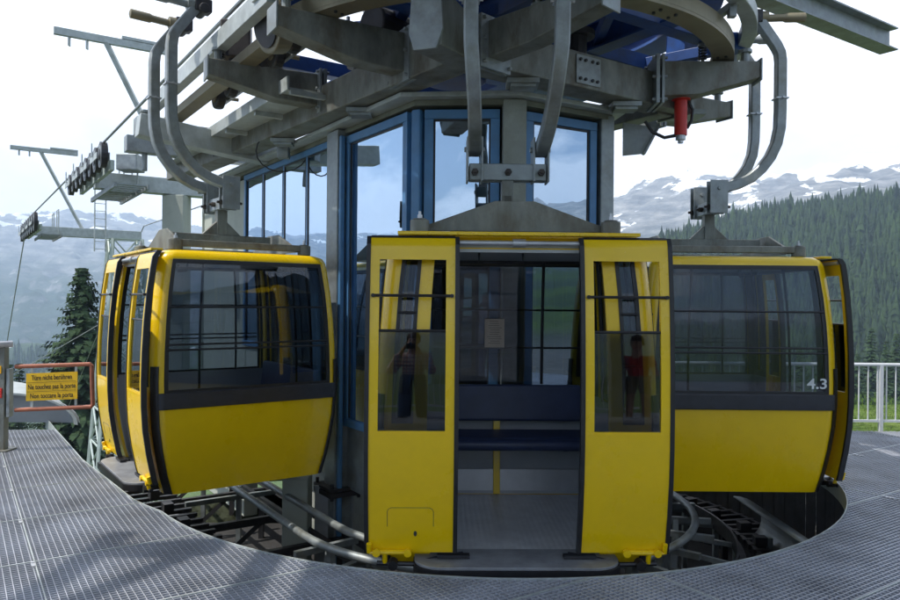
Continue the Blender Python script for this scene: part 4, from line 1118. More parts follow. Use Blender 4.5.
def qf(seg, f): return seg + (f + 1) / 2
HOLES = [  # (q0,q1,z0,z1)
    (qf(0, -.72), qf(0, .72), 0.0, 1.92),
    (qf(0, -.985), qf(0, -.84), 0.86, 1.90), (qf(0, .84), qf(0, .985), 0.86, 1.90),
    (qf(2, -.99), qf(2, .99), 0.80, 1.915), (qf(6, -.99), qf(6, .99), 0.80, 1.915),
    (qf(4, -.98), qf(4, .98), 0.86, 1.90)]
QB = []
for s in range(8):
    QB += [s + t for t in ([0, .1, .2, .3, .4, .5, .6, .7, .8, .9] if s % 2 == 0 else [0, .17, .33, .5, .67, .83])]
for h in HOLES: QB += [h[0], h[1]]
QB = uniq(QB)
def inhole(i, j, us, zs, H=None):
    u = us[i]; u2 = us[i + 1] if i + 1 < len(us) else us[i] + .05
    um = (u + u2) / 2; zm = (zs[j] + zs[j + 1]) / 2
    return any(h[0] < um < h[1] and h[2] < zm < h[3] for h in (H or HOLES))
def ringpatch(h, dq, dz, o0, o1, P=cabP, nb=8):
    q0, q1, z0, z1 = h
    us = uniq([q0 - dq, q0] + [q0 + (q1 - q0) * k / nb for k in range(nb + 1)] + [q1, q1 + dq])
    zs = uniq([z0 - dz, z0, z1, z1 + dz] + [z for z in ZB if z0 < z < z1])
    return shell(us, zs, P, o0, o1, lambda i, j, u, z: not (q0 < (u[i] + u[i + 1]) / 2 < q1 and z0 < (z[j] + z[j + 1]) / 2 < z1))
def patch(h, o0, o1, P=cabP, nb=8):
    q0, q1, z0, z1 = h
    us = uniq([q0 + (q1 - q0) * k / nb for k in range(nb + 1)])
    zs = uniq([z0, z1] + [z for z in ZB if z0 < z < z1])
    return shell(us, zs, P, o0, o1, lambda i, j, u, z: True)
def outline(z, o, n=6):
    return [cabP(q, z, o) for q in uniq([s + t for s in range(8) for t in ([0] if s % 2 == 0 else [k / n for k in range(n)])])]
def plate(z0, z1, o):
    a = outline(z0, o); b_ = [(p[0], p[1], z1) for p in a]; n = len(a); mb = MB()
    return mb.add(a + b_, [tuple(range(n - 1, -1, -1)), tuple(range(n, 2 * n))] + [(i, (i + 1) % n, n + (i + 1) % n, n + i) for i in range(n)])

def make_cabin():
    root = empty('gondola_cabin')
    zs = [z for z in ZB]
    body = shell(QB, zs, cabP, -0.028, 0.0, lambda i, j, u, z: not inhole(i, j, u, z), closed=True)
    bo = body.build('body_shell', 'yellow', root, smooth=True)
    rf = plate(2.012, 2.026, -0.125); rf.build('roof', 'galv_pale', root, bevel=.004)
    cl = plate(1.93, 1.945, -0.03); cl.build('ceiling', 'ceiling_grey', root)
    fl = plate(-0.078, -0.003, -0.03); fl.build('floor', 'tread', root)
    # step in front of the opening
    st = MB(); n = 10; P = []
    for k in range(n + 1):
        a = R(180 + 90 * k / n); P.append((-0.46 + .17 * math.cos(a), -0.825 + .17 * math.sin(a)))
    for k in range(n + 1):
        a = R(270 + 90 * k / n); P.append((0.46 + .17 * math.cos(a), -0.825 + .17 * math.sin(a)))
    P += [(0.63, -0.66), (-0.63, -0.66)]
    st.prism(P, (0, 0, -0.012), (1, 0, 0), (0, 1, 0), (0, 0, 0.018)); s_ = st.build('step_plate', 'step_steel', root, bevel=.003)
    st = MB(); st.prism([(x * 1.012, y * 1.012 + .004) for x, y in P[:-2]] + [(0.637, -.68), (-.637, -.68)], (0, 0, -0.065), (1, 0, 0), (0, 1, 0), (0, 0, 0.052)); st.build('step_edge', 'rubber', s_)
    # windows: pane + gasket + inner rods
    for k, h in enumerate(HOLES[1:]):
        small = k < 2
        w = ringpatch(h, (.006 if small else .012) if k < 2 else .018, .018, -0.010, 0.007).build('window', 'rubber', root)
        # frame strip slightly inside
        ringpatch((h[0] + (.010 if small else .016), h[1] - (.010 if small else .016), h[2] + .018, h[3] - .018), .010 if small else .016, .018, -0.012, 0.004).build('gasket', 'rubber', w)
        patch((h[0] + .004, h[1] - .004, h[2] + .006, h[3] - .006), -0.009, -0.004).build('pane', 'cabin_glass', w)
        rods = MB()
        for z in ((1.52, 1.20, 1.155) if k in (2, 3) else (1.52, 1.20)):
            rods.tube([cabP(h[0] + (h[1] - h[0]) * t / 10, z, 0.006) for t in range(11)], 0.0085, 8)
        if k in (2, 3):
            for f_ in (.20, .80): rods.tube([cabP(h[0] + (h[1] - h[0]) * f_, z, -.065) for z in (.80, 1.0, 1.2, 1.4, 1.6, 1.8, 1.915)], .011, 8)
        rods.build('safety_rod', 'rubber', w, smooth=True)
    # bumper strips on the two ends and round the corners
    for s in (2, 6):
        b_ = patch((s - 0.30, s + 1.30, 0.655, 0.795), 0.003, 0.026, nb=18); b_.build('bumper_strip', 'rubber_grey', root, bevel=.008)
    for q0 in (1.30, 3.30, 5.30, 7.30):
        patch((q0, q0 + .42, -0.075, 1.02), 0.003, 0.018, nb=4).build('corner_strip', 'rubber', root)
    LH = [(h[0] - .004, h[1] + .004, h[2] - .004, h[3] + .004) for h in HOLES]
    lin = lambda a, b_: (lambda i, j, u, z: a < (z[j] + z[j + 1]) / 2 < b_ and not inhole(i, j, u, z))
    shell(QB, ZB, cabP, -.040, -.030, lin(.80, 1.94), closed=True).build('upper_lining', 'rubber', root)
    shell(QB, ZB, cabP, -.040, -.030, lin(0.0, .80), closed=True).build('lower_lining', 'panel_grey', root)
    for q in (3.5, 5.5):
        m_ = MB(); m_.tube([cabP(q, z, -.055) for z in (.82, 1.0, 1.2, 1.4, 1.6, 1.8, 1.92)], .022, 8); m_.build('corner_post', 'yellow', root, smooth=True)
    # hinge side dark uprights seen through the glass
    for x in (-.38, .38):
        m_ = MB(); m_.tube([(x, ry(z) - .055, z) for z in (.90, 1.3, 1.6, 1.92)], 0.013, 8); m_.build('inner_post', 'rubber', root, smooth=True)
    # door header and track
    m_ = MB(); m_.box((0, -.76, 1.925), (1.16, .05, .05)); m_.build('door_header', 'ceiling_grey', root)
    m_ = MB(); m_.cyl((-.90, -.83, 1.955), (.90, -.83, 1.955), .016, 12); m_.cyl((-.04, -.83, 1.955), (.04, -.83, 1.955), .026, 12)
    m_.build('door_track', 'alu', root, smooth=True)
    m_ = MB()
    m_.box((0, -.80, 2.012), (1.50, .10, .022))
    for k in range(15): m_.cyl((-.66 + k * .094, -.853, 2.012), (-.66 + k * .094, -.845, 2.012), .007, 6)
    m_.build('track_cover', 'yellow', root, bevel=.004)
    # interior
    bench = MB(); bench.box((0, .50, .50), (1.44, .42, .075)); b1 = bench.build('bench_seat', 'navy_vinyl', root, bevel=.025, seg=3)
    m_ = MB(); m_.tube([(-.70, .29, .485), (.70, .29, .485)], .045, 12); m_.build('seat_edge', 'navy_vinyl', b1, smooth=True)
    m_ = MB()
    for x in (-.5, .5): m_.bar((x, .64, .45), (x, .30, .45), .03, .03)
    m_.build('seat_support', 'dark_iron', b1)
    bk = MB(); bk.box((0, .74, .75), (1.40, .06, .30), Matrix.Rotation(R(-7), 3, 'X')); bk.build('backrest', 'navy_vinyl', root, bevel=.02, seg=3)
    m_ = MB(); m_.bar((0, .705, -.0), (0, .76, .62), .055, .035, (0, 1, 0)); m_.build('centre_post', 'yellow', root, bevel=.004)
    m_ = MB(); m_.bar((0, -.02 + .70, 1.0 - .9), (0, .715, .44), .06, .02, (0, 1, 0))
    k_ = MB(); k_.box((0, .725, .10), (1.36, .012, .20)); k_.build('kick_plate', 'alu', root)
    k_ = MB(); k_.box((0, .755, .31), (1.42, .012, .21)); k_.build('rear_lining', 'panel_grey', root)
    for s in (-1, 1):
        k_ = MB(); k_.box((s * .812, .0, .25), (.012, 1.2, .44)); k_.build('end_lining', 'panel_grey', root)
    h_ = MB(); h_.tube([(-.22, -.35, 1.93), (-.22, -.35, 1.86), (.08, -.35, 1.86), (.08, -.35, 1.93)], .010, 8); h_.build('ceiling_handrail', 'dark_iron', root, smooth=True)
    # doors
    for s in (-1, 1):
        x0, x1 = .395, .910
        X = lambda x: x * s
        P = (lambda s: (lambda x, z, o: doorP(x * s, z, o)))(s)
        fr = .055
        hole = (x0 + fr, x1 - fr, .81, 1.845)
        us = uniq([x0, x0 + fr, x1 - fr, x1] + [x0 + (x1 - x0) * k / 6 for k in range(7)])
        zs = uniq([z for z in ZB if .05 < z < 1.98] + [.05, .81, 1.845, 1.98])
        keep = lambda i, j, u, z: not (hole[0] < (u[i] + u[i + 1]) / 2 < hole[1] and hole[2] < (z[j] + z[j + 1]) / 2 < hole[3])
        d = shell(us, zs, P, -.015, .015, keep).build('sliding_door', 'yellow', root, smooth=True)
        zr = uniq([z for z in ZB if .05 < z < 1.98] + [.045, 1.99])
        for (a, b_) in ((x0 - .026, x0), (x1, x1 + .026)):
            shell([a, b_], zr, P, -.022, .021, lambda *k: True).build('edge_seal', 'rubber', d)
        shell([x0, x1], [1.98, 1.995], P, -.018, .019, lambda *k: True).build('top_seal', 'rubber', d)
        shell([hole[0] + .001, hole[1] - .001], uniq([.812, 1.41] + [z for z in ZB if .82 < z < 1.40]), P, -.005, .001, lambda *k: True).build('pane', 'door_glass', d)
        r_ = MB()
        for z in (1.625,): r_.tube([P(x0 + .01, z, .026), P(x1 - .01, z, .026)], .009, 8)
        for xx in (x0 + .02, x1 - .02): r_.cyl(P(xx, 1.625, .015), P(xx, 1.625, .042), .012, 10)
        r_.tube([P(hole[0], 1.412, 0), P(hole[1], 1.412, 0)], .009, 8)
        r_.build('safety_rod', 'rubber', d, smooth=True)
        g_ = MB(); g_.bar(P(x0 + .004, .797, .0155), P(x1 - .004, .797, .0155), .0025, .004)
        for k in range(9): g_.cyl(P(x0 + .03 + k * .057, .785, .013), P(x0 + .03 + k * .057, .785, .018), .0045, 6)
        g_.build('riveted_seam', 'yellow', d)
        # hardware at the foot
        g_ = MB(); g_.tube([P(x1 - .005, .115, .035), P(x1 - .005, .06, .035), P(x1 - .03, .058, .035), P(x1 - .26, .058, .035)], .016, 8)
        g_.cyl(P(x1 - .10, .058, .035), P(x1 - .10, -.01, .035), .016, 8); g_.cyl(P(x1 - .05, .058, .03), P(x1 - .05, .058, .06), .024, 10); g_.cyl(P(x1 - .24, .058, .03), P(x1 - .24, .058, .06), .024, 10)
        g_.build('guide_bracket', 'yellow', d, smooth=True)
        g_ = MB(); g_.tube([P(x1 - .05, -.015, .035), P(x1 - .28, -.022, .035), P(x1 - .40, .0, .0), P(x1 - .58, .012, -.06)], .015, 8)
        g_.cyl(P(x1 - .15, -.02, .0), P(x1 - .15, -.02, .075), .030, 10); g_.box(P(x1 - .52, .022, -.0), (.20, .05, .02))
        g_.build('guide_arm', 'rubber', d, smooth=True)
        if s == -1:
            g_ = MB(); pts = []
            for t in range(25):
                a = math.pi * t / 24; pts.append(P(.655 + .14 * max(-1, min(1, 1.35 * math.cos(a))), .22 + .12 * min(1, 1.3 * math.sin(a)), .0155))
            g_.tube(pts, .0018, 4); g_.build('hatch_seam', 'rubber_grey', d)
            g_ = MB(); g_.prism([(.010 * math.cos(t * math.pi / 6), .017 * math.sin(t * math.pi / 6)) for t in range(12)], P(.625, .175, .014), (1, 0, 0), (0, 0, 1), (0, -.004, 0)); g_.build('latch', 'dark_iron', d)
    # hanger carriage on the roof
    hf = MB()
    for s in (-1, 1): hf.bar((s * .62, -.60, 2.085), (s * .62, .60, 2.085), .07, .062)
    hc = hf.build('roof_cradle', 'arm_steel', root, bevel=.008)
    for y in (-.55, .55):
        tr = MB(); tr.prism([(-.60, .0), (.60, .0), (.57, .04), (.13, .20), (-.13, .20), (-.57, .04)], (0, y - .012, 2.052), (1, 0, 0), (0, 0, 1), (0, .024, 0))
        tr.build('cradle_plate', 'arm_steel', hc, bevel=.004)
    for x in (-.62, .62):
        for y in (-.61, .61):
            m_ = MB(); m_.cyl((x, y, 2.022), (x, y, 2.115), .062, 24); m_.cyl((x, y, 2.115), (x, y, 2.125), .045, 18); o = m_.build('rubber_mount', 'motor_brown' if False else 'arm_steel', hc, bevel=.008)
            m_ = MB(); m_.cyl((x, y, 2.125), (x, y, 2.15), .018, 6); m_.cyl((x, y, 2.15), (x, y, 2.172), .009, 8); m_.build('bolt', 'alu', o)
    m_ = MB(); m_.bar((0, -.50, 2.19), (0, .50, 2.19), .10, .075); m_.build('cradle_beam', 'arm_steel', hc, bevel=.008)
    # hanger
    hg = MB()
    hg.box((0, 0, 2.35), (.085, .10, .30)); hg.prism([(-.20, 0), (.20, 0), (.05, .14), (-.05, .14)], (-.03, 0, 2.22), (0, 1, 0), (0, 0, 1), (.06, 0, 0))
    st_ = hg.build('hanger_stem', 'arm_steel', root, bevel=.006)
    cb_ = MB(); cb_.box((0, -.045, 2.53), (.56, .035, .12)); cb_.box((0, .045, 2.53), (.56, .035, .12))
    cbo = cb_.build('hanger_crossbar', 'galv', root, bevel=.006)
    m_ = MB()
    for x in (-.24, 0, .24):
        m_.cyl((x, -.10, 2.525), (x, .10, 2.525), .026, 6); m_.cyl((x, -.125, 2.525), (x, .125, 2.525), .013, 8)
    m_.build('crossbar_bolt', 'motor_brown', cbo, bevel=.002)
    for x in (-.24, .24):
        m_ = MB()
        for dx in (-.052, .052): m_.box((x + dx, 0, 2.62), (.014, .17, .32))
        m_.cyl((x - .075, 0, 2.70), (x + .075, 0, 2.70), .020, 8)
        m_.build('clevis_plate', 'galv', cbo, bevel=.003)
    prof = [(0.03, 2.70), (-.10, 2.715), (-.20, 2.745), (-.31, 2.80), (-.41, 2.89), (-.49, 3.00), (-.545, 3.13), (-.57, 3.28), (-.575, 3.45), (-.575, 3.70), (-.575, 3.92), (-.565, 4.00), (-.53, 4.07), (-.46, 4.17), (-.39, 4.27), (-.36, 4.31)]
    for s in (-1, 1):
        pts = []
        for y, z in prof:
            x = s * (.245 + .055 * min(1, max(0, (z - 2.7) / .6)))
            pts.append((x, y, z))
        t_ = MB(); t_.sweep(pts, .095, .095, (1, 0, 0)); to = t_.build('hanger_tube', 'galv', root, smooth=True)
        m_ = MB()
        m_.tube([(s * .30, -.36, 4.33), (s * .30, -.60, 4.34), (s * .30, -.62, 4.34), (s * .30, -.80, 4.345), (s * .30, -.81, 4.345)], [.035, .035, .045, .045, .02], 14)
        m_.cyl((s * .30, -.30, 4.34), (s * .30, -.44, 4.34), .06, 14)
        m_.build('spring_cylinder', 'galv' if s > 0 else 'rail_tan', to, smooth=True)
        m_ = MB(); m_.box((s * .30, -.30, 4.34), (.13, .16, .12)); m_.cyl((s * .30 - .10, -.30, 4.30), (s * .30 + .10, -.30, 4.30), .05, 12); m_.build('grip_jaw', 'dark_iron', to, bevel=.01)
        m_ = MB(); m_.box((s * .30, -.575, 3.56), (.12, .12, .012)); m_.cyl((s * .30 - .08, -.575, 3.56), (s * .30 + .08, -.575, 3.56), .010, 8); m_.build('tube_clamp', 'alu', to)
    m_ = MB(); m_.bar((-.30, -.40, 4.25), (.30, -.40, 4.25), .05, .05); m_.build('hanger_spreader', 'galv', root, bevel=.005)
    return root

cabin = make_cabin()
tag(cabin, 'yellow gondola cabin facing forward with both sliding doors open, in the middle', 'gondola', 'yellow gondola cabins')
cab_l = copy_tree(cabin); cab_r = copy_tree(cabin)
cabin.location = (0.41, 5.375, 0); cabin.rotation_euler = (0, 0, R(1.0))
cab_l.location = (-2.29, 7.33, 0); cab_l.rotation_euler = (0, 0, R(-54))
cab_r.location = (2.58, 7.36, 0); cab_r.rotation_euler = (0, 0, R(90))
tag(cab_l, 'yellow gondola cabin at the left, seen end-on with its open doors facing left', 'gondola')
tag(cab_r, 'yellow gondola cabin at the right, numbered 4.3 on its end window', 'gondola')
# paper notice on the back window of the middle cabin
nt_ = MB(); nt_.box((-.02, .800, 1.325), (.165, .004, .24)); no = nt_.build('paper_notice', 'paper', cabin)
m_ = MB(); rn = random.Random(4)
for k in range(11): m_.box((-.02 + rn.uniform(-.008, .008), .7975, 1.425 - k * .0185), (rn.uniform(.07, .12), .0015, .004))
m_.build('notice_print', 'paper_ink', no)
# number on the right cabin's end window (its -X end faces the camera)
Mx = Matrix(((0, 0, -1, -(rx(.88) + .012)), (-1, 0, 0, -.66), (0, 1, 0, .885), (0, 0, 0, 1)))
text('cabin_number', '4.3', .125, Mx, 'decal_white', cab_r, .0008, width=.175, bold=.002)
# ================================================================== PIT GEAR
pg = empty('track_rails', (0.4, 7.4, -.45)); PO = V(0.4, 7.4, -.45); tag(pg, 'curved grey tube rails on struts in the pit under the cabins', 'rail')
def MP(): return MB(Matrix.Translation(-PO))
for r_, z in ((1.66, -.40), (1.98, -.42)):
    m_ = MP(); pts = [lw(-r_, t, z) for t in (7, 5, 3, 1.5)]
    for k in range(0, 41): a = aL + math.pi * 1.15 * k / 40; pts.append(V(C0.x + r_ * math.cos(a), C0.y + r_ * math.sin(a), z))
    m_.tube(pts, .034, 12); m_.build('rail_tube', 'galv', pg, smooth=True)
m_ = MP(); m_.arc((C0.x, C0.y), 2.34, 2.42, -.74, -.70, aL, aL + math.pi * 1.1, 60); m_.arc((C0.x, C0.y), 2.34, 2.36, -.70, -.60, aL, aL + math.pi * 1.1, 60); m_.build('lower_ring', 'dark_iron', pg)
for k in range(14):
    a = aL + .1 + math.pi * 1.05 * k / 13; di = V(math.cos(a), math.sin(a), 0); tg = V(-di.y, di.x, 0)
    m_ = MP(); c = C0 + di * 1.82
    m_.bar(Z(C0 + di * 1.55, -.50), Z(C0 + di * 2.15, -.50), .05, .05)
    m_.bar(Z(c, -.5), Z(c + tg * .22, -1.46), .05, .05); m_.bar(Z(c, -.5), Z(c - tg * .22, -1.46), .05, .05)
    m_.bar(Z(C0 + di * 2.38, -.74), Z(C0 + di * 2.38, -1.46), .05, .05)
    m_.bar(Z(C0 + di * 1.9, -.66), Z(C0 + di * 2.38, -.72), .04, .04)
    m_.build('strut', 'galv', pg)
for t in (2.2, 3.6, 5):
    m_ = MP(); m_.bar(lw(-1.82, t, -.5), lw(-1.82, t, -1.46), .05, .05, (0, 1, 0)); m_.bar(lw(-2.4, t, -.62), lw(-1.4, t, -.62), .05, .05); m_.build('strut', 'galv', pg)
# rough links of a chain conveyor lying in the pit
rr3 = random.Random(8)
root = empty('floor_conveyor', (0.4, 7.4, -1.0)); FC = root.location.copy(); tag(root, 'dark rack of rollers and cross links on the pit wall below the cabins', 'roller track')
m_ = MB(Matrix.Translation(-FC))
m_.arc((C0.x, C0.y), 2.58, 2.62, -.86, -.78, aL, aL + math.pi * 1.1, 60); m_.arc((C0.x, C0.y), 2.98, 3.02, -.86, -.78, aL, aL + math.pi * 1.1, 60)
m_.build('side_channel', 'dark_iron', root)
m_ = MB(Matrix.Translation(-FC))
for k in range(58):
    a = aL + math.pi * 1.08 * (k + .5) / 58; di = V(math.cos(a), math.sin(a), 0)
    m_.bar(Z(C0 + di * 2.56, -.80), Z(C0 + di * 3.04, -.80), .05, .05)
    if k % 3 == 0: m_.box(Z(C0 + di * rr3.uniform(2.65, 2.95), -.74), (.12, .10, .08), Matrix.Rotation(a, 3, 'Z'))
    if k % 4 == 0: m_.bar(Z(C0 + di * 2.8, -.8), Z(C0 + di * 2.8, -1.46), .06, .06, (0, 1, 0))
m_.build('roller_rack', 'dark_iron', root)
# dark rack and beams on the left side of the pit
root = empty('pit_machinery', (-1.9, 7.4, -1.46)); PM = root.location.copy(); tag(root, 'dark rack of beams and rollers in the pit under the left cabin', 'machinery')
def MPM(): return MB(Matrix.Translation(-PM))
for o_ in (-2.75, -2.35, -1.45, -1.15):
    m_ = MPM(); m_.bar(lw(o_, -.4, -.78), lw(o_, 5.5, -.78), .05, .08); m_.build('side_beam', 'dark_iron', root)
m_ = MPM()
for k in range(26):
    t = -.3 + k * .22
    m_.bar(lw(-2.8, t, -.72), lw(-2.3, t, -.72), .05, .04)
    if k % 3 == 0: m_.box(lw(-2.55, t, -.66), (.14, .10, .10), Matrix.Rotation(LA, 3, 'Z'))
m_.build('roller_rack', 'dark_iron', root)
for t in (-.2, .9, 2.0, 3.2, 4.4):
    m_ = MPM(); m_.bar(lw(-2.8, t, -.86), lw(-1.1, t, -.86), .06, .08); m_.bar(lw(-2.7, t, -.86), lw(-2.7, t, -1.46), .06, .06, (0, 1, 0)); m_.bar(lw(-1.6, t, -.86), lw(-2.2, t + .25, -1.46), .05, .05, (0, 1, 0)); m_.bar(lw(-1.2, t, -.86), lw(-1.2, t, -1.46), .06, .06, (0, 1, 0)); m_.build('trestle', 'dark_iron', root)
# pit wall following the deck edge
m_ = MB(); n = len(edge)
for i in range(5, n - 1):
    p = V(*edge[i], 0); q = V(*edge[i + 1], 0); d = (q - p).normalized(); nn = V(d.y, -d.x, 0)
    m_.add([Z(p + nn * .25, -1.46), Z(q + nn * .25, -1.46), Z(q + nn * .25, -.19), Z(p + nn * .25, -.19), Z(p + nn * .37, -1.46), Z(q + nn * .37, -1.46), Z(q + nn * .37, -.19), Z(p + nn * .37, -.19)],
           [(0, 1, 2, 3), (7, 6, 5, 4), (3, 2, 6, 7)])
pw = m_.build('pit_wall', 'dark_iron'); tag(pw, kind='structure')
# curved scoop plate under the right cabin's door
root = empty('entry_scoop', (3.05, 6.7, -.5)); tag(root, 'curved grey entry scoop plate below the right cabin by the deck edge', 'scoop')
m_ = MB(); vs = []; n = 10
for i in range(n + 1):
    a = math.pi * .75 * i / n
    for y in (-.75, .9): vs.append((-.10 + .30 * math.sin(a) + .0, y, .10 - .24 * (1 - math.cos(a))))
m_.add(vs, [(2 * i, 2 * i + 1, 2 * i + 3, 2 * i + 2) for i in range(n)]); o = m_.build('scoop_sheet', 'galv', root, smooth=True)
sd = o.modifiers.new('s', 'SOLIDIFY'); sd.thickness = .012
m_ = MB(); m_.bar((.1, -.4, -.2), (.1, -.4, -.95), .05, .05, (0, 1, 0)); m_.bar((.1, .5, -.2), (.1, .5, -.95), .05, .05, (0, 1, 0)); m_.build('scoop_leg', 'galv', root)

# ================================================================== GATE, SIGN, RAILING
gp = empty('gate_post', (-4.63, 7.62, 0)); tag(gp, 'dark grey steel gate post at the left edge with small red and yellow plates', 'post')
m_ = MB(); m_.box((0, 0, .55), (.085, .085, 1.08)); m_.box((0, 0, .008), (.20, .20, .016)); m_.build('post', 'arm_steel', gp, bevel=.006)
m_ = MB(); m_.box((.075, 0, .60), (.035, .07, .50)); m_.box((.06, 0, .64), (.03, .05, .08)); m_.build('hinge', 'galv', gp, bevel=.004)
m_ = MB(); m_.box((-.02, -.050, .60), (.085, .012, .10)); r_ = m_.build('red_plate', 'red_paint', gp, bevel=.002)
m_ = MB()
for k in range(3): m_.box((-.02, -.0575, .575 + .025 * k), (.055, .002, .006))
m_.build('plate_lines', 'decal_white', r_)
m_ = MB(); m_.box((-.03, -.05, .84), (.09, .01, .08)); y_ = m_.build('yellow_plate', 'sign_yellow', gp, bevel=.002)
m_ = MB(); m_.cyl((-.08, -.10, 1.095), (.09, .02, 1.105), .035, 10); m_.build('post_cap', 'alu', gp, bevel=.004)
gt = empty('swing_gate', (-4.50, 7.62, .44)); tag(gt, 'rust red tube gate carrying the yellow warning sign at the left edge', 'gate')
def rz_(x, z): return V(x, .10 * x, z)
m_ = MB(); m_.tube([rz_(0, .43), rz_(.74, .455), rz_(.755, .44), rz_(.77, .03), rz_(.755, .01), rz_(0, -.02)], .022, 10)
m_.build('gate_frame', 'rust_red', gt, smooth=True)
m_ = MB(); m_.bar(rz_(.165, -.01), rz_(.165, .44), .025, .008, (0, 1, 0)); m_.build('sign_strap', 'galv_light', gt)
m_ = MB(); m_.bar(rz_(.60, .0), rz_(.60, .45), .025, .008, (0, 1, 0)); m_.build('sign_strap', 'galv_light', gt)
m_ = MB()
A_, B_ = rz_(.12, 0) + V(0, -.02, .075), rz_(.625, 0) + V(0, -.02, .095)
m_.add([A_, B_, B_ + V(0, 0, .285), A_ + V(0, 0, .285), A_ + V(0, -.004, 0), B_ + V(0, -.004, 0), B_ + V(0, -.004, .285), A_ + V(0, -.004, .285)], [(0, 1, 2, 3), (7, 6, 5, 4), (0, 4, 5, 1), (1, 5, 6, 2), (2, 6, 7, 3), (3, 7, 4, 0)])
sg = m_.build('warning_sign', 'sign_yellow', gt); sg['label'] = 'yellow warning sign with three lines of black text'
dx = (B_ - A_).normalized(); up = V(0, 0, 1)
for k, (s_, w_) in enumerate((('Türe nicht berühren', .40), ('Ne touchez pas la porte', .47), ('Non toccare la porta', .425))):
    c = (A_ + B_) / 2 + up * (.235 - .094 * k) + V(0, -.0065, 0)
    nn = dx.cross(up)
    Mt = Matrix(((dx.x, up.x, nn.x, c.x), (dx.y, up.y, nn.y, c.y), (dx.z, up.z, nn.z, c.z), (0, 0, 0, 1)))
    text('sign_lettering', s_, .072, Mt, 'ink', sg, .0006, width=w_, bold=.0008)
m_ = MB()
for k in (0, 1):
    c = (A_ + B_) / 2 + up * (.188 - .094 * k) + V(0, -.006, 0); m_.bar(c - dx * .24, c + dx * .24, .0015, .003)
m_.build('sign_rule', 'ink', sg)

# white railing beyond the right part of the deck
rl = empty('white_railing', (5.5, 9.40, 0)); tag(rl, 'white metal railing with thin balusters along the back edge of the deck', 'railing')
m_ = MB(); m_.tube([(-5.2, 0, .82), (4.6, 0, .82)], .022, 8); m_.build('top_rail', 'white_rail', rl, smooth=True)
m_ = MB(); m_.bar((-5.2, 0, .10), (4.6, 0, .10), .03, .03); m_.build('bottom_rail', 'white_rail', rl)
m_ = MB(); m_.cyl((0, 0, .10), (0, 0, .81), .0085, 6); o = m_.build('baluster', 'white_rail', rl); o.location.x = -5.1
for k in range(1, 82):
    c = o.copy(); c.location.x = -5.1 + k * .118; col.objects.link(c)
for x in (-5.15, -3.2, -1.25, .02, 2.1, 4.2):
    m_ = MB(); m_.bar((x, 0, -.1), (x, 0, .82), .045, .045, (0, 1, 0)); m_.build('rail_post', 'white_rail', rl)

rb = empty('white_railing', (-1.0, -3.85, 0)); tag(rb, 'white railing behind the viewer, mirrored in the right cabin window', 'railing')
for ch in list(rl.children):
    if ch.location.x < -5.05 or ch.name.split('.')[0] != 'baluster': copy_tree(ch, rb)
    elif ch.name.startswith('baluster'): copy_tree(ch, rb)
# ================================================================== BYSTANDERS behind the camera (seen mirrored in the door panes)
mat('skin', (0.50, 0.30, 0.21), 0.5, 0, 0.06, 12)
mat('denim', (0.05, 0.08, 0.15), 0.85, 0, 0.2, 30)
mat('red_cloth', (0.50, 0.03, 0.02), 0.85, 0, 0.1, 20)
mat('khaki', (0.30, 0.25, 0.18), 0.85, 0, 0.1, 20)
mat('hair', (0.05, 0.03, 0.02), 0.6, 0, 0.2, 60)
mat('shoe', (0.06, 0.05, 0.045), 0.6)
pm = bpy.data.materials.new('plaid'); pm.use_nodes = True; MT['plaid'] = pm
N = pm.node_tree.nodes; L = pm.node_tree.links; tc = N.new('ShaderNodeTexCoord'); last = None
for ax_, cc in (('X', (.55, .08, .08)), ('Z', (.16, .18, .32))):
    w = N.new('ShaderNodeTexWave'); w.wave_type = 'BANDS'; w.bands_direction = ax_; w.inputs['Scale'].default_value = 6.5
    L.new(tc.outputs['Object'], w.inputs['Vector'])
    mr = N.new('ShaderNodeMapRange'); mr.inputs['From Min'].default_value = .55; mr.inputs['From Max'].default_value = .75; mr.inputs['To Max'].default_value = .6
    L.new(w.outputs['Fac'], mr.inputs['Value'])
    mx = N.new('ShaderNodeMix'); mx.data_type = 'RGBA'; L.new(mr.outputs[0], mx.inputs['Factor'])
    if last is None: mx.inputs['A'].default_value = (.62, .60, .58, 1)
    else: L.new(last, mx.inputs['A'])
    mx.inputs['B'].default_value = cc + (1,); last = mx.outputs['Result']
L.new(last, N['Principled BSDF'].inputs['Base Color']); N['Principled BSDF'].inputs['Roughness'].default_value = .9
def skin(name, chains, m, parent, sub=2):
    """chains: list of [(x,y,z,r),...]; first chain holds the root; equal points are shared"""
    vs = []; rs_ = []; es = []; key = {}
    for ch in chains:
        prev = None
        for (x, y, z, r) in ch:
            k = (round(x, 4), round(y, 4), round(z, 4))
            if k not in key: key[k] = len(vs); vs.append((x, y, z)); rs_.append(r)
            i = key[k]
            if prev is not None and prev != i: es.append((prev, i))
            prev = i
    me = bpy.data.meshes.new(name); me.from_pydata(vs, es, [])
    me.materials.append(MT[m])
    o = bpy.data.objects.new(name, me); col.objects.link(o); o.parent = parent
    sk = o.modifiers.new('skin', 'SKIN'); sk.use_smooth_shade = True
    if not me.skin_vertices: bpy.context.view_layer.update()
    if not me.skin_vertices:
        bm = bmesh.new(); bm.from_mesh(me); bm.verts.layers.skin.verify(); bm.to_mesh(me); bm.free()
    for i, r in enumerate(rs_):
        q = me.skin_vertices[0].data[i]; q.radius = (r if isinstance(r, tuple) else (r, r)); q.use_root = (i == 0)
    s = o.modifiers.new('sub', 'SUBSURF'); s.levels = sub; s.render_levels = sub
    return o
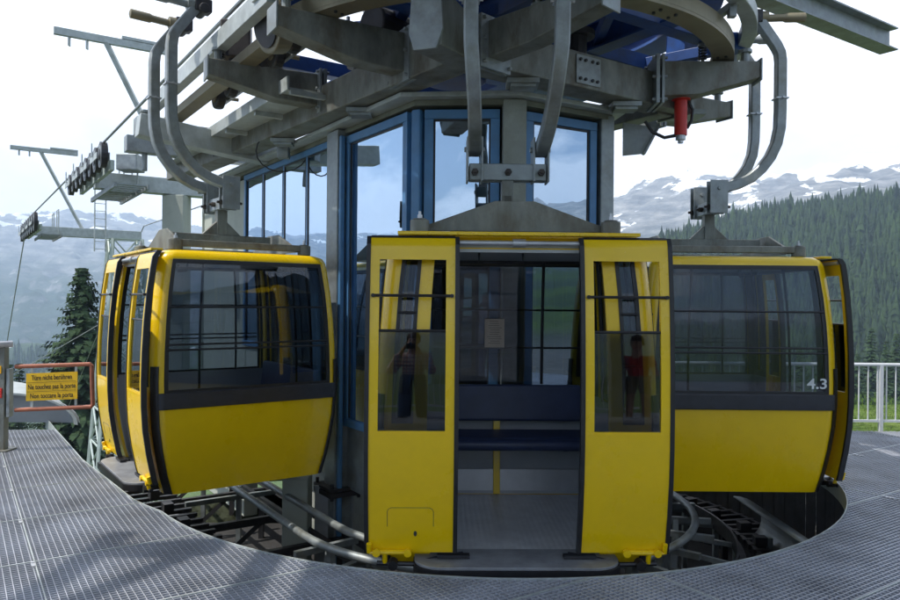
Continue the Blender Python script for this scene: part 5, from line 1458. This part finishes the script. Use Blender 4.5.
def person(loc, rz, label, shirt, legs, shorts, folded):
    root = empty('person', loc, rz); tag(root, label, 'person')
    # faces +Y
    pel = (0, 0, .95, (.15, .11)); torso = [pel, (0, 0, 1.08, (.135, .10)), (0, .01, 1.25, (.15, .11)), (0, 0, 1.38, (.13, .10)), (0, -.01, 1.47, .058), (0, .015, 1.54, .062), (0, .025, 1.60, (.078, .092)), (0, .02, 1.67, (.074, .09)), (0, .01, 1.715, (.045, .055))]
    ch = [torso]; sh = [[(0, 0, .93, (.165, .125)), (0, 0, 1.08, (.152, .117)), (0, .01, 1.25, (.168, .127)), (0, 0, 1.39, (.145, .112)), (0, -.01, 1.455, .07)]]
    tr = [[(0, 0, .98, (.165, .122)), (0, 0, .92, (.165, .125))]]
    for s in (-1, 1):
        leg = [pel, (s * .095, 0, .86, .088), (s * .10, .015, .52, .060), (s * .105, 0, .30, .052), (s * .11, -.015, .09, .038), (s * .115, .05, .045, .038), (s * .125, .15, .030, .026)]
        ch.append(leg)
        lo = .55 if shorts else .10
        tr.append([(0, 0, .92, (.165, .125)), (s * .098, 0, .84, .105), (s * .102, .015, .54, .092)] + ([] if shorts else [(s * .106, 0, .30, .082), (s * .11, -.01, .10, .076)]))
        shd = (s * .175, -.005, 1.41, .052)
        if folded: el = (s * .29, .13, 1.19, .040); wr = (s * .13, .25, 1.44, .028); hd = (s * .095, .235, 1.50, (.030, .020))
        else: el = (s * .255, -.02, 1.13, .040); wr = (s * .25, .10, .90, .027); hd = (s * .245, .125, .83, (.020, .034))
        ch.append([torso[3], shd, el, wr, hd])
        sh.append([(0, 0, 1.39, (.145, .112)), (s * .178, -.005, 1.412, .066), (s * .222, .02, 1.28, .058)] + ([(el[0], el[1], el[2], .068), (wr[0], wr[1], wr[2], .052)] if folded else []))
        h = V(*hd[:3]); d = (h - V(*wr[:3])).normalized(); sd = V(0, 1, 0)
        cv_ = V(-s, 0, 0)
        for k, ln in enumerate((.066, .075, .070, .055)):
            o_ = sd * (.027 - .018 * k)
            p1 = h + d * .035 + o_; p2 = p1 + d * ln * .5 + cv_ * .006; p3 = p2 + d * ln * .35 + cv_ * .022
            ch.append([hd, (*p1, .0095), (*p2, .0085), (*p3, .0075)])
        p1 = h + sd * .034 - d * .01 + cv_ * .004; p2 = p1 + sd * .022 + d * .028 + cv_ * .008
        ch.append([hd, (*p1, .011), (*p2, .0085)])
    # face: nose, brow, ears grown from the head
    hp = torso[6]
    ch.append([hp, (0, .115, 1.595, .020), (0, .135, 1.582, .013)]); ch.append([torso[5], (0, .075, 1.535, .030)])
    for s in (-1, 1): ch.append([hp, (s * .083, .015, 1.60, .016), (s * .090, .008, 1.615, .010)])
    b_ = skin('body', ch, 'skin', root)
    skin('shirt', sh, shirt, root); skin('shorts' if shorts else 'trousers', tr, legs, root)
    m_ = MB()
    for s in (-1, 1): m_.tube([(s * .030, .112, 1.622), (s * .030, .119, 1.622)], .010, 10)
    m_.build('eyes', 'ink', b_)
    m_ = MB(); m_.bar((-.022, .112, 1.557), (.022, .112, 1.557), .006, .006); m_.build('mouth', 'red_cloth', b_)
    vs = []; fs = []
    for i in range(9):
        ph = math.pi * .5 * i / 8
        for j in range(20):
            a = 2 * math.pi * j / 20; lo = .0 if math.sin(a) > .2 else -.05
            vs.append((.098 * math.cos(a) * math.cos(ph), .005 + .112 * math.sin(a) * math.cos(ph), 1.645 + .105 * math.sin(ph) + (lo if i < 2 else 0)))
    fs = [(i * 20 + j, i * 20 + (j + 1) % 20, (i + 1) * 20 + (j + 1) % 20, (i + 1) * 20 + j) for i in range(8) for j in range(20)]
    MB().add(vs, fs).build('hair', 'hair', root, smooth=True)
    for s in (-1, 1):
        m_ = MB(); m_.box((s * .118, .045, .035), (.095, .27, .07)); m_.box((s * .115, -.03, .09), (.085, .11, .06)); m_.build('shoe', 'shoe', root, bevel=.025, seg=3)
    return root
person((-.30, -.75, .002), R(8), 'person in plaid shirt and jeans raising a small camera, mirrored in left door pane', 'plaid', 'denim', False, True)
person((2.80, -1.2, .002), R(38), 'person in a red shirt and beige shorts, mirrored in the right door pane', 'red_cloth', 'khaki', True, False)

hc_ = empty('handheld_camera', (-.335, -.505, 1.535), R(8)); tag(hc_, 'small black camera held up by the person in the plaid shirt', 'camera')
m_ = MB(); m_.box((0, 0, 0), (.115, .045, .07)); m_.box((0, 0, .042), (.045, .04, .016)); m_.build('camera_body', 'rubber', hc_, bevel=.006)
m_ = MB(); m_.cyl((0, .022, 0), (0, .07, 0), .026, 20); m_.build('lens', 'dark_iron', hc_, bevel=.003)
# ================================================================== HAZE
m = bpy.data.materials.new('haze'); m.use_nodes = True; N = m.node_tree.nodes; L = m.node_tree.links; N.clear()
o_ = N.new('ShaderNodeOutputMaterial'); pv = N.new('ShaderNodeVolumePrincipled')
pv.inputs['Color'].default_value = (0.60, 0.76, 1.0, 1); pv.inputs['Density'].default_value = 0.00024; pv.inputs['Anisotropy'].default_value = 0.25
L.new(pv.outputs[0], o_.inputs['Volume'])
b_ = MB(); b_.box((0, 0, 230), (8900, 8900, 1300)); hz = b_.build('haze', m); tag(hz, kind='stuff')
